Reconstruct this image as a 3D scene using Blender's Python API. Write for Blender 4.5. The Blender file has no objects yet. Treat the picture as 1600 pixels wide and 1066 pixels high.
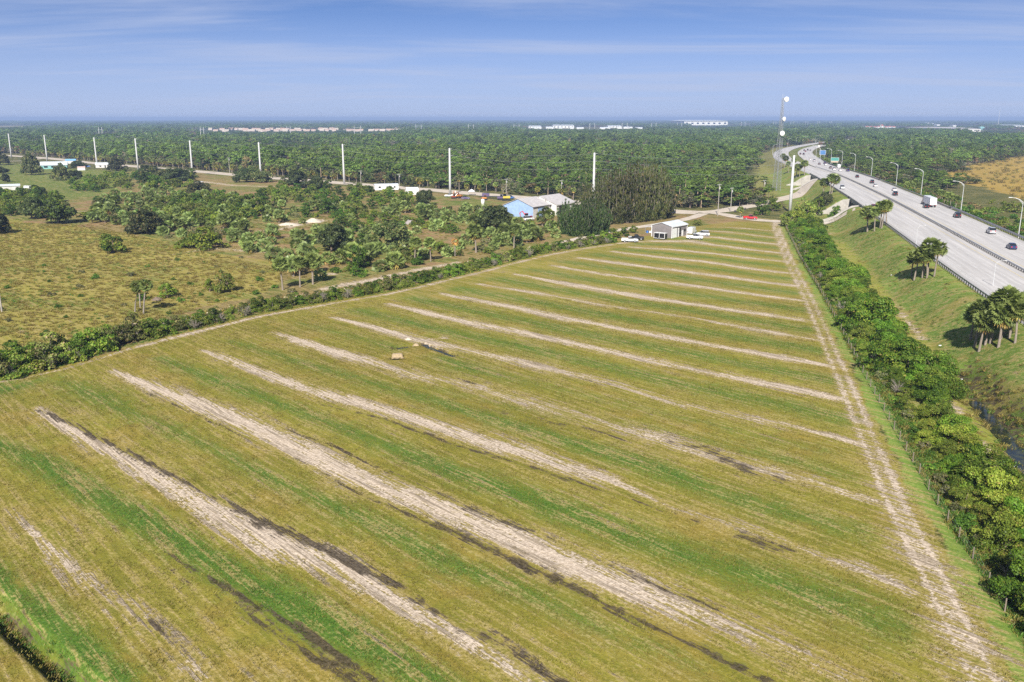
import bpy, bmesh, math, random
import numpy as np
from mathutils import Vector, Matrix, Euler
R = math.radians
rng = np.random.default_rng(7)
random.seed(7)
SC = bpy.context.scene
COL = SC.collection

# ------------------------------------------------------------------ camera, sky, sun, exposure
F_PX, CX, CY, CAM_H = 1370.0, 800.0, 533.0, 44.0
PITCH = math.atan((CY - 185.0) / F_PX)
cam = bpy.data.cameras.new('camera'); camo = bpy.data.objects.new('camera', cam); COL.objects.link(camo)
cam.sensor_width = 36.0; cam.lens = 36.0 * F_PX / 1600.0
cam.clip_start = 1.0; cam.clip_end = 60000.0
camo.location = (0, 0, CAM_H); camo.rotation_euler = (math.pi/2 - PITCH, 0, 0)
SC.camera = camo

SUN_EL, SUN_AZ = R(36), R(190)          # azimuth measured clockwise from +Y: the sun stands behind the camera
world = bpy.data.worlds.new('World'); SC.world = world; world.use_nodes = True
wn, wl = world.node_tree.nodes, world.node_tree.links
wn.clear()
w_out = wn.new('ShaderNodeOutputWorld'); w_bg = wn.new('ShaderNodeBackground')
sky = wn.new('ShaderNodeTexSky'); sky.sky_type = 'NISHITA'; sky.sun_disc = False
sky.sun_elevation = SUN_EL; sky.sun_rotation = SUN_AZ
sky.altitude = 30; sky.air_density = 0.35; sky.dust_density = 0.0; sky.ozone_density = 8.0
w_bg.inputs['Strength'].default_value = 0.06
tc = wn.new('ShaderNodeTexCoord')
# thin cirrus: noise on a cloud plane high above (direction divided by its height)
sep = wn.new('ShaderNodeSeparateXYZ'); wl.new(tc.outputs['Generated'], sep.inputs[0])
zc = wn.new('ShaderNodeMath'); zc.operation = 'MAXIMUM'; zc.inputs[1].default_value = 0.0; wl.new(sep.outputs['Z'], zc.inputs[0])
za = wn.new('ShaderNodeMath'); za.operation = 'ADD'; za.inputs[1].default_value = 0.045; wl.new(zc.outputs[0], za.inputs[0])
dx = wn.new('ShaderNodeMath'); dx.operation = 'DIVIDE'; wl.new(sep.outputs['X'], dx.inputs[0]); wl.new(za.outputs[0], dx.inputs[1])
dy = wn.new('ShaderNodeMath'); dy.operation = 'DIVIDE'; wl.new(sep.outputs['Y'], dy.inputs[0]); wl.new(za.outputs[0], dy.inputs[1])
cmb = wn.new('ShaderNodeCombineXYZ'); wl.new(dx.outputs[0], cmb.inputs[0]); wl.new(dy.outputs[0], cmb.inputs[1])
mp = wn.new('ShaderNodeMapping'); mp.inputs['Scale'].default_value = (0.20, 0.46, 1); mp.inputs['Rotation'].default_value = (0, 0, R(8)); mp.inputs['Location'].default_value = (3.6, 2.2, 0)
wl.new(cmb.outputs[0], mp.inputs[0])
cn = wn.new('ShaderNodeTexNoise'); cn.inputs['Scale'].default_value = 1.0; cn.inputs['Detail'].default_value = 9; cn.inputs['Roughness'].default_value = 0.58; cn.inputs['Distortion'].default_value = 0.5
wl.new(mp.outputs[0], cn.inputs['Vector'])
cr = wn.new('ShaderNodeMapRange'); cr.interpolation_type = 'SMOOTHSTEP'; cr.inputs['From Min'].default_value = 0.44; cr.inputs['From Max'].default_value = 0.68; cr.inputs['To Max'].default_value = 0.7
wl.new(cn.outputs['Fac'], cr.inputs['Value'])
veil = wn.new('ShaderNodeMapRange'); veil.interpolation_type = 'SMOOTHSTEP'; veil.inputs['From Min'].default_value = -0.02; veil.inputs['From Max'].default_value = 0.155; veil.inputs['To Min'].default_value = 0.97; veil.inputs['To Max'].default_value = 0.0
wl.new(zc.outputs[0], veil.inputs['Value'])
vm = wn.new('ShaderNodeMixRGB'); vm.inputs[2].default_value = (4.55, 5.35, 7.6, 1)        # the pale veil of moist air low in the sky
wl.new(veil.outputs[0], vm.inputs[0]); wl.new(sky.outputs[0], vm.inputs[1])
cm = wn.new('ShaderNodeMixRGB'); cm.inputs[2].default_value = (4.9, 5.7, 7.9, 1)
wl.new(cr.outputs[0], cm.inputs[0]); wl.new(vm.outputs[0], cm.inputs[1])
wl.new(cm.outputs[0], w_bg.inputs['Color']); wl.new(w_bg.outputs[0], w_out.inputs['Surface'])

sun = bpy.data.lights.new('sun', 'SUN'); suno = bpy.data.objects.new('sun', sun); COL.objects.link(suno)
sun.energy = 4.9; sun.angle = R(0.5); sun.color = (1.0, 0.95, 0.86)
sd = Vector((math.sin(SUN_AZ)*math.cos(SUN_EL), math.cos(SUN_AZ)*math.cos(SUN_EL), math.sin(SUN_EL)))   # towards the sun
suno.rotation_euler = sd.to_track_quat('Z', 'Y').to_euler()
SC.view_settings.view_transform = 'Standard'; SC.view_settings.look = 'None'
SC.view_settings.gamma = 1.0; SC.view_settings.use_curve_mapping = False
SC.view_settings.exposure = 0.75
SC.cycles.max_bounces = 6; SC.cycles.diffuse_bounces = 2; SC.cycles.transparent_max_bounces = 6
SC.cycles.volume_bounces = 0; SC.cycles.use_denoising = False

# ------------------------------------------------------------------ measuring helpers
def G(px, py, z=0.0):
    """ground point seen at pixel (px, py) of the 1600 x 1066 photograph, at height z"""
    u = (px - CX) / F_PX; v = -(py - CY) / F_PX
    dy_ = math.cos(PITCH) + v*math.sin(PITCH); dz = -math.sin(PITCH) + v*math.cos(PITCH)
    t = (z - CAM_H) / dz
    return (u*t, dy_*t)
def GA(pts, z=0.0): return np.array([G(p[0], p[1], z) for p in pts])
def mpp(px, py, z=0.0):
    """metres per photograph pixel at that ground point"""
    x, y = G(px, py, z)
    return (y*math.cos(PITCH) + (CAM_H - z)*math.sin(PITCH)) / F_PX

def hash2(i, j, s):
    n = (i.astype(np.int64)*374761393 + j.astype(np.int64)*668265263 + s*1442695041) & 0x7fffffff
    n = ((n ^ (n >> 13)) * 1274126177) & 0x7fffffff
    return ((n ^ (n >> 16)) & 0xffff) / 65535.0
def vnoise(x, y, sc, s=0):
    x = np.asarray(x, float)/sc; y = np.asarray(y, float)/sc
    i = np.floor(x); j = np.floor(y); fx = x-i; fy = y-j
    fx = fx*fx*(3-2*fx); fy = fy*fy*(3-2*fy); i = i.astype(np.int64); j = j.astype(np.int64)
    a = hash2(i, j, s); b = hash2(i+1, j, s); c = hash2(i, j+1, s); d = hash2(i+1, j+1, s)
    return (a*(1-fx)+b*fx)*(1-fy) + (c*(1-fx)+d*fx)*fy
def fbm(x, y, sc, s=0): return 0.55*vnoise(x, y, sc, s) + 0.28*vnoise(x, y, sc*.47, s+1) + 0.17*vnoise(x, y, sc*.21, s+2)
def sstep(a, b, x):
    t = np.clip((x-a)/(b-a), 0, 1); return t*t*(3-2*t)
def inpoly(x, y, poly):
    c = np.zeros(x.shape, bool); n = len(poly)
    for k in range(n):
        x1, y1 = poly[k]; x2, y2 = poly[(k+1) % n]
        if y1 == y2: continue
        m = ((y1 > y) != (y2 > y)) & (x < (x2-x1)*(y-y1)/(y2-y1) + x1)
        c ^= m
    return c
def polydist(x, y, P, vals=None):
    """distance from points to the polyline P; with vals (n x k), the values interpolated at the nearest point"""
    best = np.full(x.shape, 1e18); out = None if vals is None else np.zeros(x.shape + (vals.shape[1],))
    for k in range(len(P)-1):
        ax, ay = P[k]; bx_, by_ = P[k+1]; ux, uy = bx_-ax, by_-ay; L = ux*ux+uy*uy
        t = np.clip(((x-ax)*ux+(y-ay)*uy)/max(L, 1e-9), 0, 1)
        d = (x-ax-t*ux)**2 + (y-ay-t*uy)**2
        m = d < best; best = np.where(m, d, best)
        if vals is not None:
            v = vals[k][None]*(1-t[..., None]) + vals[k+1][None]*t[..., None]
            out[m] = v[m]
    return (np.sqrt(best), out) if vals is not None else np.sqrt(best)
def smooth_line(P, step):
    """Catmull-Rom through P (n x k), resampled about every step metres"""
    P = np.asarray(P, float); Q = np.vstack([2*P[0]-P[1], P, 2*P[-1]-P[-2]]); out = []
    for k in range(1, len(Q)-2):
        p0, p1, p2, p3 = Q[k-1], Q[k], Q[k+1], Q[k+2]
        n = max(2, int(np.linalg.norm((p2-p1)[:2])/step))
        for t in np.linspace(0, 1, n, endpoint=False):
            out.append(.5*((2*p1)+(p2-p0)*t+(2*p0-5*p1+4*p2-p3)*t*t+(-p0+3*p1-3*p2+p3)*t**3))
    out.append(Q[-2]); return np.array(out)

# ------------------------------------------------------------------ object helpers
def tag(o, label=None, cat=None, group=None, kind=None):
    if label: o['label'] = label
    if cat: o['category'] = cat
    if group: o['group'] = group
    if kind: o['kind'] = kind
    return o
def empty(name, loc=(0, 0, 0), rz=0.0, sc=1.0, label=None, cat=None, group=None):
    o = bpy.data.objects.new(name, None); COL.objects.link(o)
    o.empty_display_size = 0.2
    o.location = loc; o.rotation_euler = (0, 0, rz)
    o.scale = (sc, sc, sc) if np.isscalar(sc) else sc
    return tag(o, label, cat, group)
def link(name, me, parent=None, loc=None, rz=0.0, sc=None):
    o = bpy.data.objects.new(name, me); COL.objects.link(o)
    if parent is not None: o.parent = parent
    if loc is not None: o.location = loc
    o.rotation_euler = (0, 0, rz)
    if sc is not None: o.scale = sc
    return o
KIDS = {}
def kids_of(o):
    return [c for c in o.children]
def dup(root, loc, rz=0.0, sc=1.0, label=None, group=None):
    """a copy of a thing, of its parts and of their sub-parts; mesh data shared"""
    r = root.copy(); COL.objects.link(r); r.location = loc; r.rotation_euler = (0, 0, rz)
    r.scale = (sc, sc, sc) if np.isscalar(sc) else sc
    if label: r['label'] = label
    if group: r['group'] = group
    key = root.name
    if key not in KIDS: KIDS[key] = [(c, list(c.children)) for c in root.children]
    for c, gc in KIDS[key]:
        k = c.copy(); COL.objects.link(k); k.parent = r
        for g in gc:
            q = g.copy(); COL.objects.link(q); q.parent = k
    return r

class MB:
    """collects simple shapes and links them as ONE mesh"""
    def __init__(s): s.v = []; s.f = []; s.mi = []; s.m = 0
    def add(s, vs, fs):
        b = len(s.v); s.v += [tuple(map(float, p)) for p in vs]
        for f in fs: s.f.append([b+i for i in f]); s.mi.append(s.m)
        return s
    def box(s, c, d, rz=0.0, taper=1.0):
        hx, hy, hz = d[0]/2, d[1]/2, d[2]/2; ca, sa = math.cos(rz), math.sin(rz); vs = []
        for z, k in ((-hz, 1.0), (hz, taper)):
            for x, y in ((-hx, -hy), (hx, -hy), (hx, hy), (-hx, hy)):
                x, y = x*k, y*k
                vs.append((c[0]+x*ca-y*sa, c[1]+x*sa+y*ca, c[2]+z))
        return s.add(vs, [(3, 2, 1, 0), (4, 5, 6, 7), (0, 1, 5, 4), (1, 2, 6, 5), (2, 3, 7, 6), (3, 0, 4, 7)])
    def tube(s, pts, rad, n=6, cap=True):
        pts = [Vector(p) for p in pts]; vs = []; fs = []
        rad = [rad]*len(pts) if np.isscalar(rad) else rad
        for k, p in enumerate(pts):
            t = (pts[min(k+1, len(pts)-1)] - pts[max(k-1, 0)]).normalized()
            a = t.cross(Vector((0, 0, 1)) if abs(t.z) < .95 else Vector((1, 0, 0))).normalized(); b = t.cross(a)
            for i in range(n):
                w = 2*math.pi*i/n; vs.append(p + (a*math.cos(w)+b*math.sin(w))*rad[k])
        for k in range(len(pts)-1):
            for i in range(n):
                j = (i+1) % n; fs.append((k*n+i, k*n+j, (k+1)*n+j, (k+1)*n+i))
        if cap:
            fs.append(tuple(range(n-1, -1, -1))); fs.append(tuple(range((len(pts)-1)*n, len(pts)*n)))
        return s.add(vs, fs)
    def prism(s, prof, y0, y1, inset=0.0):
        """side profile [(x, z)] extruded from y0 to y1"""
        n = len(prof)
        vs = [(x, y0, z) for x, z in prof] + [(x, y1, z) for x, z in prof]
        fs = [tuple(range(n)), tuple(range(2*n-1, n-1, -1))] + [(i, n+i, n+(i+1) % n, (i+1) % n) for i in range(n)]
        return s.add(vs, fs)
    def quad(s, a, b, c, d): return s.add([a, b, c, d], [(0, 1, 2, 3)])
    def mesh(s, name, mats, smooth=False, bevel=0.0):
        me = bpy.data.meshes.new(name); me.from_pydata(s.v, [], s.f)
        for m in (mats if isinstance(mats, (list, tuple)) else [mats]): me.materials.append(m)
        if any(s.mi): me.polygons.foreach_set('material_index', s.mi)
        bm = bmesh.new(); bm.from_mesh(me)
        bmesh.ops.recalc_face_normals(bm, faces=bm.faces)
        if bevel > 0:
            bmesh.ops.remove_doubles(bm, verts=bm.verts, dist=1e-4)
            bmesh.ops.bevel(bm, geom=[e for e in bm.edges if len(e.link_faces) == 2 and e.calc_face_angle(0) > .3], offset=bevel, segments=2, affect='EDGES', clamp_overlap=True)
        bm.to_mesh(me); bm.free()
        if smooth: me.polygons.foreach_set('use_smooth', [True]*len(me.polygons))
        me.update(); return me
    def build(s, name, mats, parent=None, **k): return link(name, s.mesh(name, mats, **k), parent)

def quads_mesh(name, V, mats, mi=None):
    """V: n x 4 x 3 array, each row a loose quad"""
    n = len(V); me = bpy.data.meshes.new(name)
    me.vertices.add(n*4); me.vertices.foreach_set('co', V.reshape(-1).astype(np.float32))
    me.loops.add(n*4); me.loops.foreach_set('vertex_index', np.arange(n*4, dtype=np.int32))
    me.polygons.add(n); me.polygons.foreach_set('loop_start', np.arange(0, n*4, 4, dtype=np.int32))
    for m in (mats if isinstance(mats, (list, tuple)) else [mats]): me.materials.append(m)
    if mi is not None: me.polygons.foreach_set('material_index', np.asarray(mi, np.int32))
    me.update(calc_edges=True); return me
def grid_mesh(name, P, mats, uv=None, closed=False):
    """P: rows x cols x 3; regular sheet"""
    r, c, _ = P.shape; me = bpy.data.meshes.new(name)
    idx = np.arange(r*c).reshape(r, c)
    nxt = np.roll(idx, -1, 1) if closed else idx[:, 1:]
    cur = idx if closed else idx[:, :-1]
    f = np.stack([cur[:-1], nxt[:-1], nxt[1:], cur[1:]], -1).reshape(-1, 4).astype(np.int32)
    me.vertices.add(r*c); me.vertices.foreach_set('co', P.reshape(-1).astype(np.float32))
    me.loops.add(f.size); me.loops.foreach_set('vertex_index', f.reshape(-1))
    me.polygons.add(len(f)); me.polygons.foreach_set('loop_start', np.arange(0, f.size, 4, dtype=np.int32))
    me.polygons.foreach_set('use_smooth', np.ones(len(f), bool))
    for m in (mats if isinstance(mats, (list, tuple)) else [mats]): me.materials.append(m)
    me.update(calc_edges=True)
    if uv is not None:
        l = me.uv_layers.new(name='UVMap'); l.data.foreach_set('uv', uv.reshape(-1, 2)[f.reshape(-1)].reshape(-1).astype(np.float32))
    return me

# ------------------------------------------------------------------ materials
class NT:
    def __init__(s, name):
        s.m = bpy.data.materials.new(name); s.m.use_nodes = True; s.t = s.m.node_tree; s.n = s.t.nodes; s.n.clear()
        s.out = s.n.new('ShaderNodeOutputMaterial')
    def node(s, t, **k):
        n = s.n.new(t)
        for a, v in k.items(): setattr(n, a, v)
        return n
    def link(s, a, b): s.t.links.new(a, b)
    def set(s, sock, v):
        if hasattr(v, 'is_output') or isinstance(v, bpy.types.NodeSocket): s.link(v, sock)
        else: sock.default_value = (tuple(v)+(1,) if isinstance(v, (tuple, list)) and len(v) == 3 and sock.type == 'RGBA' else v)
    def math(s, op, a, b=0.0, c=0.0, clamp=False):
        n = s.node('ShaderNodeMath', operation=op, use_clamp=clamp)
        s.set(n.inputs[0], a); s.set(n.inputs[1], b)
        if op in ('MULTIPLY_ADD',): s.set(n.inputs[2], c)
        return n.outputs[0]
    def mix(s, f, a, b, mode='MIX'):
        n = s.node('ShaderNodeMixRGB', blend_type=mode); s.set(n.inputs[0], f); s.set(n.inputs[1], a); s.set(n.inputs[2], b); return n.outputs[0]
    def noise(s, vec, scale, detail=4, rough=.55, dist=0.0):
        n = s.node('ShaderNodeTexNoise'); s.link(vec, n.inputs['Vector']); n.inputs['Scale'].default_value = scale
        n.inputs['Detail'].default_value = detail; n.inputs['Roughness'].default_value = rough; n.inputs['Distortion'].default_value = dist
        return n.outputs['Fac']
    def ramp(s, v, a, b, lo=0.0, hi=1.0):
        n = s.node('ShaderNodeMapRange', interpolation_type='SMOOTHSTEP'); s.set(n.inputs['Value'], v)
        s.set(n.inputs['From Min'], a); s.set(n.inputs['From Max'], b); n.inputs['To Min'].default_value = lo; n.inputs['To Max'].default_value = hi
        return n.outputs[0]
    def mapping(s, vec, scale=(1, 1, 1), rot=(0, 0, 0)):
        n = s.node('ShaderNodeMapping'); s.link(vec, n.inputs[0]); n.inputs['Scale'].default_value = scale; n.inputs['Rotation'].default_value = rot; return n.outputs[0]
    def bsdf(s, col, rough=.7, spec=.3, metal=0.0, normal=None):
        b = s.node('ShaderNodeBsdfPrincipled'); s.set(b.inputs['Base Color'], col); s.set(b.inputs['Roughness'], rough)
        b.inputs['Specular IOR Level'].default_value = spec; b.inputs['Metallic'].default_value = metal
        if normal is not None: s.link(normal, b.inputs['Normal'])
        s.link(b.outputs[0], s.out.inputs['Surface']); return b
    def bump(s, h, strength=.5, dist=.1):
        n = s.node('ShaderNodeBump'); s.set(n.inputs['Height'], h); n.inputs['Strength'].default_value = strength; n.inputs['Distance'].default_value = dist; return n.outputs[0]

def plain(name, col, rough=.6, spec=.35, metal=0.0, var=.16, scale=1.5, dirt=None):
    t = NT(name); pos = t.node('ShaderNodeTexCoord').outputs['Object']
    n = t.noise(pos, scale, 5, .6); n2 = t.noise(pos, scale*7, 3)
    f = t.math('ADD', t.math('MULTIPLY', n, .7), t.math('MULTIPLY', n2, .3))
    c = t.mix(t.ramp(f, .3, .7), tuple(x*(1-var) for x in col), tuple(min(1, x*(1+var)) for x in col))
    if dirt: c = t.mix(t.ramp(n, .52, .72, 0, .6), c, dirt)
    t.bsdf(c, rough, spec, metal); return t.m
def metal_sheet(name, col, pitch=.3, axis='X'):
    t = NT(name); pos = t.node('ShaderNodeTexCoord').outputs['Object']
    n = t.noise(pos, .6, 5)
    w = t.node('ShaderNodeTexWave', wave_type='BANDS', bands_direction=axis); t.link(pos, w.inputs[0]); w.inputs['Scale'].default_value = .314/pitch
    c = t.mix(t.ramp(n, .3, .7), tuple(x*.86 for x in col), tuple(min(1, x*1.08) for x in col))
    t.bsdf(c, .45, .4, 0.0, t.bump(w.outputs['Fac'], .5, .03)); return t.m
def leafmat(name, dark, light, trans=.35, rough=.55, tip=None, tipf=.12):
    """leaves: colour varies by leaf, by plant and by patches across the plant"""
    dark = tuple(v*1.45 for v in dark); light = tuple(v*1.45 for v in light)
    t = NT(name); g = t.node('ShaderNodeNewGeometry'); oi = t.node('ShaderNodeObjectInfo')
    tcn = t.node('ShaderNodeTexCoord').outputs['Object']
    r = g.outputs['Random Per Island']
    n = t.noise(tcn, .55, 3)
    f = t.math('ADD', t.math('MULTIPLY', r, .34), t.math('ADD', t.math('MULTIPLY', n, .86), t.math('MULTIPLY', oi.outputs['Random'], .4)))
    c = t.mix(t.ramp(f, .35, 1.2), dark, light)
    if tip: c = t.mix(t.ramp(t.math('FRACT', t.math('MULTIPLY', r, 17.3)), 1-tipf, 1-tipf+.04), c, tip)
    hs = t.node('ShaderNodeHueSaturation'); t.link(c, hs.inputs['Color'])
    t.link(t.math('MULTIPLY_ADD', oi.outputs['Random'], .034, .482), hs.inputs['Hue'])
    t.link(t.math('MULTIPLY_ADD', t.math('FRACT', t.math('MULTIPLY', oi.outputs['Random'], 7.7)), .5, .75), hs.inputs['Value'])
    hs.inputs['Saturation'].default_value = 1.03
    ta = t.node('ShaderNodeAttribute'); ta.attribute_name = 'tint'
    tm = t.math('ADD', ta.outputs['Fac'], 1.0); tcb = t.node('ShaderNodeCombineColor'); t.link(tm, tcb.inputs[0]); t.link(t.math('MULTIPLY_ADD', ta.outputs['Fac'], .75, 1.0), tcb.inputs[1]); t.link(tm, tcb.inputs[2])
    c = t.mix(1.0, hs.outputs[0], tcb.outputs[0], 'MULTIPLY')
    b = t.node('ShaderNodeBsdfPrincipled'); t.link(c, b.inputs['Base Color']); b.inputs['Roughness'].default_value = rough; b.inputs['Specular IOR Level'].default_value = .25
    tr = t.node('ShaderNodeBsdfTranslucent'); t.link(t.mix(1.0, c, (1.25, 1.35, .6), 'MULTIPLY'), tr.inputs['Color'])
    mx = t.node('ShaderNodeMixShader'); mx.inputs[0].default_value = trans
    t.link(b.outputs[0], mx.inputs[1]); t.link(tr.outputs[0], mx.inputs[2]); t.link(mx.outputs[0], t.out.inputs['Surface'])
    return t.m

# ------------------------------------------------------------------ the highway's course (centre line measured from the photograph)
HW = [(1600,426,7.2),(1443,340,7.4),(1372,302.7,7.4),(1309,273.5,7.2),(1262,257,6.6),(1245,247.5,5.8),(1239.5,241,5.0),(1241,236.5,4.2),(1251,231.5,3.2),(1270,227.3,2.4),(1300,222.6,1.8),(1345,217.5,1.5)]
hw = [(*G(a, b, z), z) for a, b, z in HW]
hw = [(52, -85, 7.0), (78, 20, 7.0), (101, 110, 7.1)] + hw
HWC = smooth_line(hw, 4.0)
HWT = np.gradient(HWC[:, :2], axis=0); HWT /= np.linalg.norm(HWT, axis=1)[:, None]
HWN = np.stack([-HWT[:, 1], HWT[:, 0]], 1)             # to the left
HWS = np.concatenate([[0], np.cumsum(np.linalg.norm(np.diff(HWC[:, :2], axis=0), axis=1))])
MEDIAN = 0.6 + 4.5*sstep(700, 900, HWC[:, 1])           # half width of the median, a grass strip in the far bend
HALF = MEDIAN + 16.6
def hw_at(y):                                           # index on the centre line at world y
    return int(np.argmin(np.abs(HWC[:, 1] - y)))
GAPS = [(hw_at(376), hw_at(414)), (hw_at(553), hw_at(597))]
def hw_near(x, y):
    """signed lateral distance (left positive), centre line index"""
    global HW_S
    x = np.asarray(x, float); y = np.asarray(y, float); sh = x.shape; x = x.ravel(); y = y.ravel()
    SS = np.full(x.shape, -1e4); lat = np.full(x.shape, 1e4); ind = np.zeros(x.shape, int)
    m = np.nonzero((x > -10) & (x < 1100) & (y > -120) & (y < 2200))[0]
    C2 = HWC[::2, :2]
    for k in range(0, len(m), 20000):
        q = m[k:k+20000]
        d = (x[q, None]-C2[None, :, 0])**2 + (y[q, None]-C2[None, :, 1])**2
        i = d.argmin(1)*2; ind[q] = i
        v = (x[q]-HWC[i, 0])*HWN[i, 0] + (y[q]-HWC[i, 1])*HWN[i, 1]
        al = (x[q]-HWC[i, 0])*HWT[i, 0] + (y[q]-HWC[i, 1])*HWT[i, 1]; SS[q] = HWS[i]+al; al = np.abs(al)
        lat[q] = np.where(al < 8, v, np.sqrt(d.min(1))*np.where(v < 0, -1, 1))
    HW_S = SS.reshape(sh); return lat.reshape(sh), ind.reshape(sh)
DITCH = GA([(1494,583),(1512,600),(1533,622),(1562,655),(1600,700),(1660,770)])
DITCH2 = GA([(-60,890),(0,955),(60,1012),(135,1075),(250,1180)])
POOLS = [GA([(621,543.5),(638,541)]), GA([(662,537),(670,541),(675,544),(692,549.5),(711,556.5)]), GA([(613.5,560.5),(627,560)])]
POOL_R = [.8, .6, .6]
def hz(x, y):
    """height of the ground"""
    x = np.asarray(x, float); y = np.asarray(y, float)
    lat, ind = hw_near(x, y)
    half = HALF[ind]; zc_ = HWC[ind, 2] - .35
    w = np.where(lat > 0, 14.0, 18.0)
    e = 1 - sstep(0, 1, (np.abs(lat)-half-1.2)/w)
    gap = np.zeros(x.shape)
    for a, b in GAPS:
        gap = np.maximum(gap, ((HW_S > HWS[a]) & (HW_S < HWS[b])).astype(float))
    z = zc_*e*(1-gap)
    d = polydist(x, y, DITCH); z = z - 1.2*(1-sstep(.6, 4.2, d))
    d = polydist(x, y, DITCH2); z = z - 1.5*(1-sstep(.4, 1.6, d))
    for P, rr in zip(POOLS, POOL_R):
        z = z - .45*(1-sstep(.7*rr, 1.5*rr, polydist(x, y, P)))
    near = (y > 30) & (y < 420) & (np.abs(x) < 260)
    z = z + np.where(near, (fbm(x, y, 9, 3)-.5)*.25 + (fbm(x, y, 2.2, 5)-.5)*.10, 0)*(1-e)
    return z
def hz1(x, y): return float(hz(np.array([x]), np.array([y]))[0])

# ------------------------------------------------------------------ ground
th = np.concatenate([np.arange(-.72, .72, .0034), np.arange(.72, 1.5, .03), np.arange(1.5, 2*math.pi-1.5, .12), np.arange(2*math.pi-1.5, 2*math.pi-.72, .03)])
rr = [4.0]
while rr[-1] < 27000: rr.append(rr[-1] + max(.18, rr[-1]*(.0029 if rr[-1] < 420 else .0045 if rr[-1] < 750 else .013)) if rr[-1] > 45 else rr[-1] + 3)
rr = np.array(rr)
TH, RR = np.meshgrid(th, rr); GX = RR*np.sin(TH); GY = RR*np.cos(TH)
GZ = hz(GX, GY)
P = np.stack([GX, GY, GZ], -1)

# stripes of bare sand across the field: (px, py, half width in m, strength)
W = 1.25
STRIPES = [
 [(10,800,.9,0.24),(60,835,1.2,0.60),(110,880,1.3,0.60),(160,925,1.0,0.48),(205,960,1.1,0.52),(260,1000,.9,0.40),(300,1040,1.0,0.48),(360,1090,.9,0.32)],
 [(58,637,.6,.7),(90,660,1.0,.95),(170,705,1.3,1),(280,765,1.6,1),(355,805,1.8,1),(430,850,2.0,1),(509,872,1.8,1),(560,900,1.4,.95),(610,932,1.3,.85),(706,985,1.3,.72),(815,1050,1.3,.7),(870,1090,1.2,.6)],
 [(176,579,.7,.8),(215,595,1.3,.98),(330,640,1.9,1.05),(400,668,2.0,1.05),(480,708,2.2,1.05),(601,762,2.0,1.05),(690,795,1.8,1),(750,818,1.9,.9),(837,858,2.3,.95),(920,893,2.2,.95),(1000,923,2.0,.95),(1100,965,1.6,.72),(1200,1010,1.5,.5),(1330,1070,1.3,.35)],
 [(318,548,.7,.8),(360,563,1.2,.95),(430,590,1.3,1),(520,618,1.5,1),(600,641,1.4,1),(645,653,1.4,1.05),(771,695,1.7,1.1),(850,717,1.6,1.05),(940,745,1.4,.95),(1000,770,1.2,.7),(1090,800,1.2,.45),(1190,830,1.3,.55),(1290,870,1.2,.5),(1340,885,1.3,.85),(1390,908,1.2,.75),(1425,925,.9,.7)],
 [(423,519,.6,.8),(470,533,1.4,1),(530,552,1.5,.95),(600,572,1.5,.7),(650,588,1.8,.66),(720,598,1.9,.62),(800,622,2.2,.64),(880,640,2.4,.66),(960,668,2.1,.62),(1040,690,2.2,.7),(1110,712,2.2,.64),(1180,733,2.2,.66),(1260,752,1.8,.6),(1320,770,1.2,.74),(1385,785,1.1,.7)],
 [(518,496,.7,.8),(560,505,1.2,.95),(620,521,1.5,1),(670,535,1.8,1),(730,548,1.7,.85),(800,563,1.6,.78),(880,582,1.7,.85),(960,601,1.6,.75),(1050,628,1.3,.66),(1130,646,1.2,.66),(1180,656,1.5,.8),(1240,668,1.1,.7),(1330,690,1.0,.85),(1345,696,.8,.7)],
 [(606,475,.9,.9),(680,492,1.6,1.05),(760,509,1.8,1.05),(850,527,1.6,1),(930,545,1.4,.9),(1000,560,1.4,.9),(1080,577,1.2,.8),(1150,590,1.3,.85),(1220,604,1.5,.95),(1305,621,1.3,.85)],
 [(690,459,.8,.8),(760,472,1.5,1),(830,486,1.6,1),(900,501,1.5,1),(980,516,1.3,.85),(1060,530,1.4,.9),(1150,546,1.4,.95),(1230,560,1.3,.95),(1292,570,1.2,.85)],
 [(748,444,.8,.85),(830,457,1.4,.9),(905,470,1.2,.75),(960,480,1.0,.6),(1050,492,1.1,.7),(1140,507,1.2,.8),(1200,518,1.2,.9),(1270,530,1.1,.8)],
 [(806,429,.9,.9),(900,446,1.7,1.05),(980,460,1.7,1.05),(1060,472,1.5,1),(1150,485,1.5,.98),(1255,500,1.2,.9)],
 [(862,415,1.0,.9),(940,428,1.4,1),(1010,437,1.3,.95),(1100,449,1.3,.95),(1180,460,1.3,.95),(1252,470,1.1,.85)],
 [(905,403,1.1,.9),(980,413,1.6,1.02),(1060,423,1.5,.98),(1150,435,1.5,1),(1240,447,1.2,.9)],
 [(958,393,1.1,.9),(1030,402,1.5,1),(1100,409,1.5,.98),(1170,419,1.4,.95),(1235,428,1.1,.85)],
 [(985,386,1.0,.8),(1050,390,1.5,.95),(1110,396,1.4,.95),(1170,403,1.3,.9),(1230,409,1.1,.85)],
 [(1020,377,1.8,.85),(1075,377,2.4,1),(1110,382,1.8,.98),(1170,390,1.5,.92),(1225,396,1.1,.85)],
 [(1075,369,2.4,.9),(1120,371,2.0,.95),(1170,377,1.5,.9),(1216,382,1.1,.85)],
 [(1098,360,1.2,.7),(1140,363,1.4,.85),(1180,368,1.4,.85),(1212,372,1.0,.7)],
 [(1118,355,1.0,.5),(1160,357,1.3,.8),(1205,361,1.0,.7)],
]
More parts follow.
